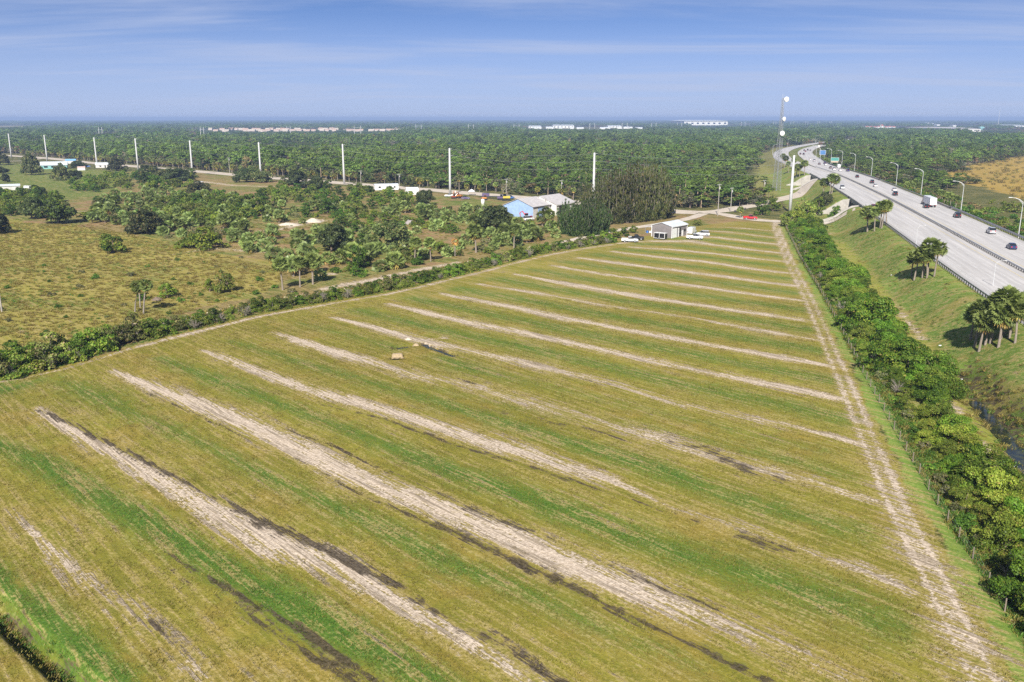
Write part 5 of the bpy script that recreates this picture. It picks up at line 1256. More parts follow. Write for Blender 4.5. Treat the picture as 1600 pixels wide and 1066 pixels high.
K_edge = Kind('forest_edge_tree', 'tree', [oak_parts(4.2, 5.0, 2.0, 1700, [L_oak, L_for], .34, 30), oak_parts(3.8, 4.6, 2.2, 1500, [L_grey, L_dull], .32, 28), oak_parts(4.0, 4.8, 2.0, 1600, [L_brown, L_for], .33, 28)])
def cas_parts(h, R_, nl, mat, seed, n=20):
    m = MB(); cs = []; rs = []; ds = []
    for k in range(n):
        a = k*2.39996+PR.random()*.5; f = math.sqrt((k+.5)/n); out = R_*f*(.75+.35*PR.random()); top = h*(1.02-.42*f*f)*(.82+.22*PR.random()); z0 = h*.02*k/n
        tip = np.array([math.cos(a)*out, math.sin(a)*out, top]); mid = np.array([tip[0]*.62, tip[1]*.62, top*.42])
        m.tube([(tip[0]*.08, tip[1]*.08, z0-.3), tuple(mid), tuple(tip)], [.20, .09, .02], 5)
        for t_ in np.linspace(.10, 1.0, 11):
            q = mid*(2*t_*(1-t_))+tip*t_*t_; w = R_*.27*(1.12-.85*t_)*(.7+.5*PR.random())
            cs.append(q+PR.normal(size=3)*w*.35); rs.append((w, w, w*1.5)); 
    c = np.array(cs); r = np.array(rs); V = leaves(c, r, nl, .50, aspect=.22, shell=.15, long_dir=np.array([0, 0, 1.0]))
    return [('trunk', m.mesh('grove_trunk', M_gbark)), ('crown', tinted(quads_mesh('grove_crown', V, mat), CLUMP_T))]
K_cas = Kind('feathery_tree', 'tree', [cas_parts(23, 5.4, 11500, L_cas, 1), cas_parts(20, 5.8, 11000, L_cas, 2), cas_parts(24, 5.0, 11500, L_cas, 3)])
K_casd = Kind('dark_feathery_tree', 'tree', [cas_parts(14, 5.2, 10500, L_casd, 4, 24), cas_parts(12.5, 5.6, 10500, L_casd, 5, 24)])

def ordn(n):
    return f"{n}{'th' if 10 <= n % 100 <= 20 else {1: 'st', 2: 'nd', 3: 'rd'}.get(n % 10, 'th')}"
SPOTS = {}
# --- the broad hedge along the right-hand lane (rows counted from the fence)
LW = np.concatenate([[0], np.cumsum(np.linalg.norm(np.diff(lane, axis=0), axis=1))])
def lane_at(s, off):
    p = [np.interp(s, LW, lane[:, k]) for k in (0, 1)]; n = [np.interp(s, LW, ln_[:, k]) for k in (0, 1)]; return p[0]-n[0]*off, p[1]-n[1]*off
ROWN = ['fence', 'middle', 'ditch', 'outer']; look = ['bright green', 'tall deep green', 'yellowish green', 'broad leafy', 'olive green']
TOT = LW[-1]
for row, (off, step, smin, smax) in enumerate([(6.9, 5.2, .6, .82), (10.4, 5.0, .72, 1.08), (13.8, 5.6, .5, .85)]):
    s = TOT-1; k = 0
    while s > 3:
        x, y = lane_at(s, off+PR.uniform(-.8, .8)+(1.4 if s > TOT-95 else 0))
        if (row == 3 and s > TOT-245) or (row == 2 and TOT-40 > s > TOT-80):
            s -= step; continue
        k += 1; v = int(PR.integers(5)); sc = PR.uniform(smin*.85, smax*1.08)*(1.18 if PR.random() < .22 else .9)*(1.0 if row else (.8 if y > 90 else 1))
        K_lane.put(x, y, PR.uniform(0, 6.28), (sc*PR.uniform(.9, 1.15), sc, sc*PR.uniform(.8, 1.15)), f'{look[v]} shrub in the right lane hedge, {ordn(k)} from near end, {ROWN[row]} row', 'shrubs of the hedge along the right lane', v)
        s -= step*PR.uniform(.8, 1.2)
k = 0
for s in np.arange(TOT-2, 3, -4.2):
    x, y = lane_at(s, 5.4+PR.uniform(-.3, .5)+(1.2 if s > TOT-95 else 0)); k += 1
    if PR.random() < .25: K_dead.put(x+1, y, PR.uniform(0, 6.28), PR.uniform(.7, 1.1), f'bare grey bush by the wire fence, {ordn(k)} spot from the near end', 'dead bushes at the hedge foot'); continue
    K_low.put(x, y, PR.uniform(0, 6.28), PR.uniform(.45, .9), f'low weedy shrub by the wire fence, {ordn(k)} spot from the near end', 'low shrubs along the wire fence')
# --- hedge along the left track
pl = smooth_line(GA([p[:2] for p in PERIM[:-1]]), 2.0); pt_ = np.gradient(pl, axis=0); pt_ /= np.linalg.norm(pt_, axis=1)[:, None]; pn = np.stack([-pt_[:, 1], pt_[:, 0]], 1)
PLW = np.concatenate([[0], np.cumsum(np.linalg.norm(np.diff(pl, axis=0), axis=1))])
look2 = ['dense green', 'fresh green', 'grey twiggy', 'yellowish']
for row, (off, step) in enumerate([(4.6, 3.3), (7.9, 3.6)]):
    s = 0.0; k = 0
    while s < PLW[-1]-4:
        p = [np.interp(s, PLW, pl[:, c]) for c in (0, 1)]; n = [np.interp(s, PLW, pn[:, c]) for c in (0, 1)]
        near_ = p[1] < 175
        o = off+PR.uniform(-.5, .5); k += 1; v = int(PR.integers(4)); sc = PR.uniform(.8, 1.3)*(1.25 if near_ else .78)
        K_left.put(p[0]+n[0]*o, p[1]+n[1]*o, PR.uniform(0, 6.28), (sc*1.05, sc, sc*PR.uniform(.8, 1.15)), f'{look2[v]} bush in the left track hedge, {ordn(k)} from the left, {["field", "pasture"][row]} row', 'bushes of the hedge along the left track', v)
        s += step*PR.uniform(.8, 1.2)
k = 0
for s in np.arange(2, PLW[-1]-4, 7.0):
    p = [np.interp(s, PLW, pl[:, c]) for c in (0, 1)]; n = [np.interp(s, PLW, pn[:, c]) for c in (0, 1)]; o = 2.9+PR.uniform(-.3, .3); k += 1
    if PR.random() < .6: K_dead.put(p[0]+n[0]*o, p[1]+n[1]*o, PR.uniform(0, 6.28), PR.uniform(.6, 1.0), f'bare grey bush at the foot of the left track hedge, {ordn(k)} spot from the left', 'dead bushes at the hedge foot')
    else: K_low.put(p[0]+n[0]*(o+7.5), p[1]+n[1]*(o+7.5), PR.uniform(0, 6.28), PR.uniform(.7, 1.1), f'low scrubby shrub on the pasture side of the left hedge, {ordn(k)} spot from the left', 'low shrubs behind the left hedge')
# --- single trees and bushes: (pixel base, width px, height px, kind, variant, label)
def spot(K, px, py, wpx, hpx, w0, h0, label, var=None, group=None):
    x, y = G(px, py); m_ = mpp(px, py); SPOTS.setdefault('big', []).append((x, y, wpx*m_/2))
    sx = wpx*m_/w0; sz = hpx*m_/h0*1.04; K.put(x, y, PR.uniform(0, 6.28), (sx, sx, sz), label, group, var)
for a in [(50,342,44,34,'dark oak at the pasture edge, left of a pair'),(92,349,62,40,'broad dark oak at the pasture edge, right of a pair'),(-2,366,38,32,'dark oak cut by the left edge of the photograph'),(229,365,54,42,'round dark oak between the pasture and the scrub palms'),
          (50,273.5,27,37,'tall dark oak on the lawn left of the turquoise house'),(8,285,16,13,'small round tree on the left lawn'),(95,282,24,28,'dark oak in front of the turquoise house'),(118,279,24,13,'low dark tree right of the oak by the turquoise house'),(124,262,26,11,'dark tree under the blue roofed shed'),(183,267,26,23,'round dark oak right of the white cabin'),(-4,258,34,22,'dark tree at the left edge by the driveway'),(5,272,20,12,'spreading tree at the left edge of the lawn'),
          (240,280,50,20,'broad dark tree by the road right of the fourth white pole'),(275,283,46,20,'dark spreading tree right of the broad one by the road'),(228,272,24,14,'greyish tree below the fourth white pole'),(385,285,40,22,'dark tree below the sandy yard by the road'),(460,294,46,28,'dark oak by the road left of the mobile home'),(410,285,34,22,'dark oak at the foot of the sixth white pole'),(493,298,36,22,'dark oak right of the one by the road'),(665,321,34,24,'round oak right of the tarpaulin shelter'),(518,392,60,42,'big dark round oak in the middle of the scrub palms'),(612,386,58,42,'olive oak right of the big round one'),(772,361,62,40,'olive oak in front of the blue hall'),(312,302,36,20,'oak beside the cream tank'),(640,292,20,14,'tree behind the mobile home by the road'),(1290,330,24,22,'bushy tree at the left wing wall of the nearer bridge')]:
    spot(K_oak, a[0], a[1], a[2], a[3], 10.5, 7.2, a[4])
for a in [(176,395,52,28,'light green round bush alone in the pasture'),(318,388,72,34,'big light green bush at the pasture corner'),(262,465,36,22,'bright green round bush in the near pasture'),(222,469,28,14,'small green bush behind the two leaning palms'),(352,457,36,36,'grey green bushy tree in the near pasture'),(328,456,22,22,'lower grey green bush left of the bushy tree in the near pasture'),(145,345,46,18,'yellowish bush right of the pair of oaks'),(690,398,40,22,'yellowish bush among the scrub palms by the left hedge'),(560,420,44,30,'grey olive bush beside the sandy lane'),(1190,336,32,19,'yellowish bush beside the red pickup road'),(1208,330,26,20,'green bush at the foot of the last white pole'),(1090,352,18,10,'dark green bush behind the right end of the shed'),
          (1257,343,40,34,'large bush by the white pole next to the highway'),(1275,336,34,26,'bush right of the white pole below the bridge mound'),(1305,343,26,18,'bush in front of the pale wing wall'),(1243,350,36,28,'bush at the head of the right lane hedge'),(1230,354,30,26,'first bush of the right lane hedge by the gate'),(1588,332,34,18,'dark bush in the marsh behind the right edge lamp'),(1570,328,24,14,'small dark bush in the marsh left of the dark one'),(1490,290,20,9,'dark bush at the corner of the golden marsh'),(1551,318,14,7,'small dark bush left of the marsh bushes')]:
    spot(K_thick, a[0], a[1], a[2], a[3], 8.6, 5.2, a[4])
# --- palms
for px, py, hpx, v, lb in [(216,489,45,0,'leaning palm with pale trunk, left of two in the pasture'),(226,490,48,1,'straight palm with pale trunk, right of two in the pasture'),(220,481,34,2,'shorter palm close behind the two pale trunks'),
        (1431,437,42,0,'palm at the front left of the middle clump on the embankment'),(1440,434,46,2,'palm second from left in the middle clump'),(1446,436,40,1,'palm in the middle of the middle clump'),(1452,430,52,0,'tall palm at the back of the middle clump'),(1462,432,50,1,'palm at the right end of the middle clump'),(1426,431,34,2,'short palm at the left end of the middle clump'),
        (1533,548,56,2,'palm at the front of the nearest clump on the embankment'),(1525,540,66,0,'palm left of the front one in the nearest clump'),(1543,538,64,1,'palm behind the front one in the nearest clump'),(1551,536,72,0,'tall palm in the middle of the nearest clump'),(1559,542,62,2,'palm right of the front one in the nearest clump'),(1566,530,76,1,'tallest palm at the back of the nearest clump'),(1582,537,62,0,'palm apart at the right of the nearest clump'),(1516,532,52,2,'short palm at the left of the nearest clump'),(1574,528,66,2,'palm at the right back of the nearest clump'),
        (1355,362,36,2,'palm at the front left of the clump above the nearer bridge'),(1366,361,34,1,'palm at the front of the clump above the nearer bridge'),(1373,357,38,0,'palm in the middle of the clump above the nearer bridge'),(1379,357,40,1,'palm at the right of the clump above the nearer bridge'),(1384,353,36,0,'tall palm at the back of the clump above the nearer bridge'),
        (1287.5,308,26,0,'palm at the left of the clump on the bridge mound'),(1295.5,305,30,1,'palm in the middle of the clump on the bridge mound'),(1301,302,26,2,'palm at the right of the clump on the bridge mound'),(1244.5,277,18,2,'left palm of the three before the pale wing wall'),(1250,276,18,1,'middle palm of the three before the pale wing wall'),(1256.5,274,21,0,'right palm of the three before the pale wing wall'),(1226,262.5,17,0,'palm by the lattice tower, second of the verge row'),(1232,270,16,1,'palm below the verge row near the lattice tower'),(1222,255,13,2,'palm nearest the lattice tower on the verge'),(1241,264,15,0,'palm on the verge just left of the white pole top')]:
    K = K_lean if px < 300 else K_sabal
    zz = 0.0
    for _ in range(8): x, y = G(px, py, zz); zz = .5*zz+.5*hz1(x, y)
    sc = hpx*mpp(px, py, zz)/({0: 7.6, 1: 8.4, 2: 6.6}[v] if K is K_sabal else {0: 8.6, 1: 8.2, 2: 6.4}[v])
    o = K.put(x, y, R(-35) if px == 216 else PR.uniform(0, 6.28), sc*1.05, lb, 'palms on the highway embankment' if K is K_sabal else 'pale trunked pasture palms', v); o.rotation_euler[0] = PR.uniform(-.09, .09); o.rotation_euler[1] = PR.uniform(-.09, .09)
for px, py, hpx, v, lb in [(440,453,46,0,'palm with bare trunk at the left of three by the sandy lane'),(470,448,44,1,'palm with bare trunk in the middle of three by the sandy lane'),(490,444,44,2,'palm with bare trunk at the right of three by the sandy lane'),(650,412,38,1,'bare trunked palm above the left hedge'),(672,409,34,0,'bare trunked palm right of another above the left hedge'),(742,395,40,2,'bare trunked palm among scrub before the grove'),(804,388,34,0,'bare trunked palm left of the dark grove'),(853,357,30,1,'palm with leaning trunks before the open barn'),(858,359,28,2,'second leaning palm before the open barn'),(1156,341,16,2,'small palm on the grass before the road junction')]:
    x, y = G(px, py); K_sabal.put(x, y, PR.uniform(0, 6.28), hpx*mpp(px, py)/{0: 7.6, 1: 8.4, 2: 6.6}[v]*1.05, lb, 'bare trunked palms in the scrub', v)
x, y = G(711, 401)
root = empty('dead_palm', (x, y, 0), label='dead palm with orange brown fronds above the left hedge', cat='palm tree')
for nm, me in [('trunk', MB().tube([(0, 0, -.2), (0, 0, 5)], [.2, .16], 8).mesh('dead_palm_trunk', M_gbark)), ('dead_fronds', quads_mesh('dead_palm_fronds', np.concatenate([palm_crown(16, 1.6, 0, 5.0), skirt(14, 1.8, 5.0)]), leafmat('orange_dead_frond', (.28,.13,.05), (.50,.26,.10), .15)))]: link(nm, me, root)
rowp = [(1375,288),(1378,289.5),(1381,291),(1384,289),(1370,285),(1364,283),(1412,302),(1416,303.5),(1419,302),(1423,306),(1428,305),(1433,309),(1461,319),(1464,322),(1468,321),(1471,325),(1475,324),(1479,328),(1483,327),(1486,331),(1492,333),(1350,276),(1344,275),(1338,273),(1331,270),(1327,269),(1321,266.5),(1357,280)]
for k, (px, py) in enumerate(rowp):
    x, y = G(px+1, py-6, 1.0); z_ = hz1(x, y); K_sabal.put(x, y, PR.uniform(0, 6.28), PR.uniform(.78, .95), f'palm behind the far guard rail, {ordn(k+1)} of the row along it', 'palms behind the far guard rail')
# --- scatter in the scrub
scrubP = GA([(150,312),(300,300),(420,325),(560,330),(650,318),(780,335),(860,345),(880,372),(800,396),(700,408),(620,424),(510,440),(430,436),(420,402),(330,392),(240,368),(140,350)])
THK = [GA([(100,300),(120,280),(200,274),(300,277),(300,293),(200,300)]), GA([(395,306),(440,296),(560,298),(640,310),(648,326),(520,336),(420,330)]), GA([(250,325),(330,310),(400,320),(420,342),(330,352),(270,345)]), GA([(-30,308),(50,302),(95,318),(80,334),(0,338),(-30,338)])]
placed = [(x, y) for x, y, r in SPOTS['big']]; prad = [r*.9 for x, y, r in SPOTS['big']]
def fill(poly, dmin, tries, avoid_big=True):
    lo = poly.min(0); hi = poly.max(0); out = []; arr = np.array(placed); ar = np.array(prad)
    for _ in range(tries):
        p = lo+(hi-lo)*PR.random(2)
        if not inpoly(p[:1], p[1:], poly)[0]: continue
        if avoid_big and (((arr-p)**2).sum(1) < (ar*.8+1.0)**2).any(): continue
        if out and ((np.array(out)-p)**2).sum(1).min() < dmin**2: continue
        out.append(p)
    return out
lane_back = smooth_line(GA([(1010,353.5),(965,360),(925,368),(895,376),(860,385),(800,396),(740,406),(700,414),(640,425),(560,442),(500,453)]), 3)
yardP = [GA([(640,318),(790,312),(800,322),(700,330)]), GA([(440,358),(520,340),(520,352),(450,362)])]
hallP = GA([(780,312),(870,312),(900,330),(865,345),(820,352),(785,338)])
n_th = 0
for k, T_ in enumerate(THK):
    for p in fill(T_, 6.3, 900, False)[:62]:
        n_th += 1; K_thick.put(p[0], p[1], PR.uniform(0, 6.28), PR.uniform(.7, 1.25), 'bushy green tree in the dense thicket ' + ['below the road right of the lawn', 'before the mobile home', 'in the middle of the scrub', 'at the left edge behind the pasture oaks'][k], ['trees of the lawn thicket', 'trees of the mobile home thicket', 'trees of the middle scrub thicket', 'trees of the left edge thicket'][k])
sp = fill(scrubP, 3.9, 12000)
keep = []
for p in sp:
    a = np.array([p[0]]), np.array([p[1]])
    if polydist(*a, lane_back)[0] < 5.5 or inpoly(*a, hallP)[0] or any(inpoly(*a, q)[0] for q in yardP): continue
    den = fbm(a[0], a[1], 34, 88)[0]
    if den < .36 and p[1] < 380 and p[0] < -10: continue
    keep.append(p)
PR.shuffle(keep); npalm = nbush = 0
for p in keep:
    zone = 'left part' if p[0] < -75 else ('middle part' if p[0] < -25 else 'right part')
    f = fbm(np.array([p[0]]), np.array([p[1]]), 24, 99)[0]
    if f+PR.uniform(-.12, .12) < .56:
        if npalm >= 285: continue
        npalm += 1; K_scrub.put(p[0], p[1], PR.uniform(0, 6.28), PR.uniform(1.05, 1.65), f'short bushy scrub palm in the {zone} of the palm scrub', f'scrub palms in the {zone} of the scrub')
    else:
        if nbush >= 220: continue
        nbush += 1
        if PR.random() < .5: K_thick.put(p[0], p[1], PR.uniform(0, 6.28), PR.uniform(.35, .8), f'small bushy tree among the palms in the {zone} of the scrub', f'bushy trees among palms in the {zone} of the scrub')
        else: K_low.put(p[0], p[1], PR.uniform(0, 6.28), PR.uniform(.9, 1.7), f'low shrub among the palms in the {zone} of the scrub', f'low shrubs in the {zone} of the scrub')
for p in fill(GA([(70,415),(430,400),(470,455),(330,490),(160,515),(60,540),(0,560),(-20,470)]), 8, 900)[:48]:
    K_low.put(p[0], p[1], PR.uniform(0, 6.28), PR.uniform(.3, .75), 'small weedy clump scattered in the left pasture', 'weedy clumps in the pasture')
# --- the dark feathery grove
for k, (px, py, h, v) in enumerate([(918,349,66,1),(935,352,80,0),(950,351,84,2),(965,350,90,0),(980,349,94,2),(993,348,96,0),(1006,347,96,2),(1019,345,92,0),(1031,343,84,1),(1041,341,70,1),(958,344,84,1),(985,342,90,1),(1010,340,90,2),(1028,338,84,2),(938,345,72,2)]):
    x, y = G(px, py); s_ = 1.1*h*mpp(px, py)/[24, 21, 25][v]; K_cas.put(x, y, PR.uniform(0, 6.28), (s_*.95, s_*.95, s_), 'tall feathery brown green tree of the dark grove', 'tall feathery trees of the dark grove', v)
for k, (px, py, h) in enumerate([(884,366,52),(898,369,54),(914,369,52),(930,367,48),(944,364,44),(906,360,54),(925,360,56),(890,361,44)]):
    x, y = G(px, py); K_casd.put(x, y, PR.uniform(0, 6.28), h*mpp(px, py)/13.5, 'lower dark green feathery tree of the grove', 'dark feathery trees of the grove front', k)
for px, py in [(960,372),(945,376),(925,380),(975,369),(905,385),(990,364)]:
    x, y = G(px, py); K_thick.put(x, y, PR.uniform(0, 6.28), PR.uniform(.5, .75), 'bright green bush between the dark grove and the field track', 'bushes before the dark grove')
# --- forest edge behind the dirt road, tree by tree
rd = smooth_line(GA(ROAD[:21]), 4.0); rt = np.gradient(rd, axis=0); rt /= np.linalg.norm(rt, axis=1)[:, None]; rn = np.stack([-rt[:, 1], rt[:, 0]], 1)
rn = np.where((rn[:, 1] > 0)[:, None], rn, -rn); RL = np.concatenate([[0], np.cumsum(np.linalg.norm(np.diff(rd, axis=0), axis=1))])
def behind_road(s, off): return (np.interp(s, RL, rd[:, 0])+np.interp(s, RL, rn[:, 0])*off, np.interp(s, RL, rd[:, 1])+np.interp(s, RL, rn[:, 1])*off)
s_lo, s_hi = np.interp(-620, rd[:, 0], RL), RL[-1]
edge_pts = []
def edge(n, o0, o1, dmin):
    out = []
    for _ in range(n*30):
        s = s_hi-(s_hi-s_lo)*PR.random(); o = PR.uniform(o0, o1); p = np.array(behind_road(s, o)); s_lim = abs(p[0]) < .62*p[1]+30
        if not s_lim or (p[0] > 108 and p[1] < 520): continue
        la, ii = hw_near(p[:1], p[1:]);
        if abs(la[0]) < 75: continue
        if edge_pts and ((np.array(edge_pts)-p)**2).sum(1).min() < dmin**2: continue
        edge_pts.append(p); out.append(p)
        if len(out) >= n: break
    return out
for p in edge(120, 9, 20, 4.0): K_fpalm.put(p[0], p[1], PR.uniform(0, 6.28), PR.uniform(.85, 1.35), 'yellowish green palm at the forest edge behind the dirt road', 'palms of the forest edge', z=0)
for p in edge(150, 12, 42, 5.5): K_edge.put(p[0], p[1], PR.uniform(0, 6.28), PR.uniform(.8, 1.25), 'leafy tree at the forest edge behind the dirt road', 'leafy trees of the forest edge', z=0)
for p in edge(295, 18, 95, 4.6): K_pine.put(p[0], p[1], PR.uniform(0, 6.28), PR.uniform(.8, 1.2), 'slender pine standing at the front of the forest behind the dirt road', 'pines at the front of the forest', z=0)
done([K_lane, K_low, K_left, K_dead, K_oak, K_thick, K_sabal, K_lean, K_scrub, K_pine, K_fpalm, K_edge, K_cas, K_casd])

# --- every look-alike gets a label of its own: by the landmark it stands next to, and how near to it
LANDMARKS = [(n, G(*q)) for n, q in [('leftmost white pole',(18,246)),('second white pole',(74,252)),('third white pole',(152,262)),('fourth white pole',(216,265)),('fifth white pole',(301,274)),('sixth white pole',(408,281)),('seventh white pole',(538,288)),('eighth white pole',(703,304)),
  ('blue hall',(815,338)),('mobile home',(600,296)),('tarpaulin shelter',(638,303)),('cream tank',(310,292)),('larger sand heap',(490,347)),('grey gravel heap',(641,350)),('big round oak',(518,392)),('olive oak',(612,386)),('pair of pasture oaks',(70,345)),('round oak by the pasture',(229,365)),('turquoise house',(75,262)),
  ('orange dead palm',(711,401)),('three bare trunked palms',(468,449)),('two leaning palms',(221,490)),('grey shed',(1045,368)),('road junction',(1105,335)),('radio tower',(1213,298)),('white cabin',(158,262)),('pasture corner bush',(318,388)),('lone pasture bush',(176,395)),('yellow bulldozer',(790,313)),('open barn',(870,322)),('utility pole by the shed road',(1121,337)),('dark grove',(985,345)),('machine row',(735,310))]]
SHORT = {'scrub_palm': 'short bushy scrub palm', 'thicket_tree': 'bushy green tree', 'weedy_shrub': 'low weedy shrub', 'forest_edge_palm': 'yellowish forest edge palm', 'forest_edge_tree': 'leafy forest edge tree', 'pine_tree': 'slender forest edge pine'}
from collections import defaultdict
byl = defaultdict(list)
for o in COL.objects:
    if o.parent is None and 'label' in o and 'category' in o: byl[o['label']].append(o)
rank = defaultdict(list); FEATH = ('feathery_tree', 'dark_feathery_tree')
for lb, os_ in list(byl.items()):
    if len(os_) < 2: continue
    st = os_[0].name.split('.')[0]
    if st in SHORT:
        for o in os_:
            if o.matrix_basis is None: continue
            d, n, q = min((math.hypot(o.location.x-q[0], (o.location.y-q[1])*.6), n, q) for n, q in LANDMARKS)
            ux, uy = o.location.x-q[0], o.location.y-q[1]
            w = ('right of' if ux > 0 else 'left of') if abs(ux) > abs(uy) else ('behind' if uy > 0 else 'before')
            rank[(st, w, n)].append((d, o))
    elif st in ('conductor', 'service_wire'):
        for k, o in enumerate(os_):
            if st == 'conductor': o['label'] = f"{['top', 'middle', 'lowest'][k % 3]} wire between the {ordn(k//3+1)} and {ordn(k//3+2)} tall white poles from the left"
            else: o['label'] = f'thin wire in the {ordn(k+1)} span from the left between wooden utility poles'
    else:
        for k, o in enumerate(sorted(os_, key=lambda o: o.location.x/max(1, o.location.y))):
            o['label'] = lb+f', {ordn(k+1)} from the left'
for (st, w, n), l in rank.items():
    for k, (d, o) in enumerate(sorted(l, key=lambda q: q[0])): o['label'] = f"{SHORT[st]} {w} the {n}, {'nearest' if k == 0 else ordn(k+1)+' nearest'} to it"

# --- masses: groves of the forest, weeds, grass
def proto_collection(name, meshes):
    c = bpy.data.collections.new(name)
    for k, me in enumerate(meshes):
        o = bpy.data.objects.new(f'{name}_sample', me); c.objects.link(o)
    return c
def scatter(name, label, pts, scale, rot, pidx, coll, parent_kind='stuff'):
    me = bpy.data.meshes.new(name); me.vertices.add(len(pts)); me.vertices.foreach_set('co', np.asarray(pts, np.float32).ravel())
    for nm, ty, v in (('s_scale', 'FLOAT_VECTOR', np.asarray(scale, np.float32)), ('s_rot', 'FLOAT', np.asarray(rot, np.float32)), ('s_idx', 'INT', np.asarray(pidx, np.int32))):
        a = me.attributes.new(nm, ty, 'POINT'); a.data.foreach_set('vector' if ty == 'FLOAT_VECTOR' else 'value', v.ravel())
    o = tag(link(name, me), label, kind='stuff')
    g = bpy.data.node_groups.new(name+'_nodes', 'GeometryNodeTree'); g.interface.new_socket('Geometry', in_out='INPUT', socket_type='NodeSocketGeometry'); g.interface.new_socket('Geometry', in_out='OUTPUT', socket_type='NodeSocketGeometry')
    N = g.nodes; gi = N.new('NodeGroupInput'); go = N.new('NodeGroupOutput'); ci = N.new('GeometryNodeCollectionInfo'); ci.inputs['Collection'].default_value = coll
    ci.inputs['Separate Children'].default_value = True; ci.inputs['Reset Children'].default_value = True
    io = N.new('GeometryNodeInstanceOnPoints'); io.inputs['Pick Instance'].default_value = True
    def na(nm, ty):
        n = N.new('GeometryNodeInputNamedAttribute'); n.data_type = ty; n.inputs['Name'].default_value = nm; return n.outputs['Attribute']
    cx = N.new('ShaderNodeCombineXYZ'); L_ = g.links.new
    L_(gi.outputs[0], io.inputs['Points']); L_(ci.outputs[0], io.inputs['Instance']); L_(na('s_idx', 'INT'), io.inputs['Instance Index']); L_(na('s_scale', 'FLOAT_VECTOR'), io.inputs['Scale'])
    L_(na('s_rot', 'FLOAT'), cx.inputs[2]); L_(cx.outputs[0], io.inputs['Rotation']); L_(io.outputs[0], go.inputs[0])
    md = o.modifiers.new('scatter', 'NODES'); md.node_group = g; return o
def grove(size, n, kinds, hmul=1.0, leaf=1.0, nl=520):
    """one mesh: n trees spread over a size x size patch"""
    Vs = []; mi = []; placed_ = []; tn = []
    mats = [L_pine, L_for, L_oak, L_brown, L_grey, M_bark]
    for _ in range(n*20):
        p = PR.uniform(-size/2, size/2, 2)
        if placed_ and ((np.array(placed_)-p)**2).sum(1).min() < (size/math.sqrt(n)*.62)**2: continue
        placed_.append(p); k = PR.choice(6, p=kinds) if len(kinds) == 6 else 0
        if k == 0:
            h = PR.uniform(9.5, 14)*hmul; m_ = 13; z = h*(.55+.45*PR.random(m_)); rad_ = 3.1*leaf*np.clip(1.2-(z/h-.5)*1.6, .3, 1)*PR.random(m_)**.5; a = PR.random(m_)*6.283
            c = np.stack([rad_*np.cos(a), rad_*np.sin(a), z], 1); s_ = PR.uniform(.9, 1.5, m_)*leaf; r = np.stack([s_, s_, s_*.65], 1)
        else:
            h = PR.uniform(5.5, 10)*hmul; c, r = dome_clumps(3.6*leaf, h*.6, 16, 1.35*leaf, h*.35)
        c[:, :2] += p
        lf_ = PR.choice([.62, .85, 1.0, 1.15, 1.45]); c[:, :2] = p+(c[:, :2]-p)*lf_; c[:, 2] *= .75+.25*lf_; r = r*lf_
        V = leaves(c, r, nl, .46*leaf*lf_**.5, up=.7, jit=.5); Vs.append(V); mi.append(np.full(len(V), min(k, 4))); tv = PR.uniform(-.35, .55); tn.append(np.full(len(V), tv)+PR.normal(size=len(V))*.05)
        w = .16*hmul; b = []
        for ang in (0, 1.05, 2.1):
            e = np.array([math.cos(ang)*w, math.sin(ang)*w, 0]); q0 = np.array([p[0], p[1], 0]); q1 = np.array([p[0], p[1], h*.75]); b.append([q0-e, q0+e, q1+e*.6, q1-e*.6])
        Vs.append(np.array(b)); mi.append(np.full(3, 5)); tn.append(np.zeros(3))
        if len(placed_) >= n: break
    me_ = quads_mesh('grove', np.concatenate(Vs), mats, np.concatenate(mi)); at_ = me_.attributes.new('tint', 'FLOAT', 'FACE'); at_.data.foreach_set('value', np.concatenate(tn).astype(np.float32)); return me_
GP = [1, 0, 0, 0, 0, 0]
mixA = [.62, .22, .08, .05, .03, 0]; mixB = [.35, .30, .12, .12, .11, 0]; mixD = [.08, .12, .06, .62, .12, 0]; mixC = [.18, .30, .22, .16, .14, 0]
coll_near = proto_collection('near_grove', [grove(26, 15, mixA), grove(26, 15, mixA), grove(26, 15, mixA), grove(26, 14, mixB), grove(26, 14, mixB), grove(26, 15, mixC), grove(26, 15, mixC), grove(26, 16, mixD)])
coll_far = proto_collection('far_grove', [grove(70, 18, mixA, 1.1, 2.2, 240), grove(70, 18, mixA, 1.0, 2.2, 240), grove(70, 18, mixB, 1.0, 2.2, 240), grove(70, 18, mixC, 1.0, 2.2, 240)])
roadL = rd
def ground_ok(x, y):
    """where the forest may stand"""
    ok = np.ones(x.shape, bool)
    # beyond the dirt road
    ry = np.interp(x, roadL[:, 0], roadL[:, 1]); o = np.argsort(roadL[:, 0]); ry = np.interp(x, roadL[o, 0], roadL[o, 1])
    lat, ind = hw_near(x, y)
    left = np.where(np.abs(lat) < 9e3, lat > 0, x < np.interp(y, HWC[:, 1], HWC[:, 0]))
    ok &= np.where(left, y > ry+24, True)
    d = polydist(x, y, HWC[::6, :2]); ok &= d > np.where(left, np.where(y < 750, 62, 45), 42)
    ok &= ~inpoly(x, y, GA(ZONES['marsh'][1])) & ~inpoly(x, y, GA(ZONES['far_meadow'][1])) & ~inpoly(x, y, GA(ZONES['clearing'][1])) & ~inpoly(x, y, GA(ZONES['bank'][1]))
    ok &= ~((~left) & (y < np.interp(x, [140, 250, 330, 420, 600], [760, 560, 600, 600, 560])))
    return ok
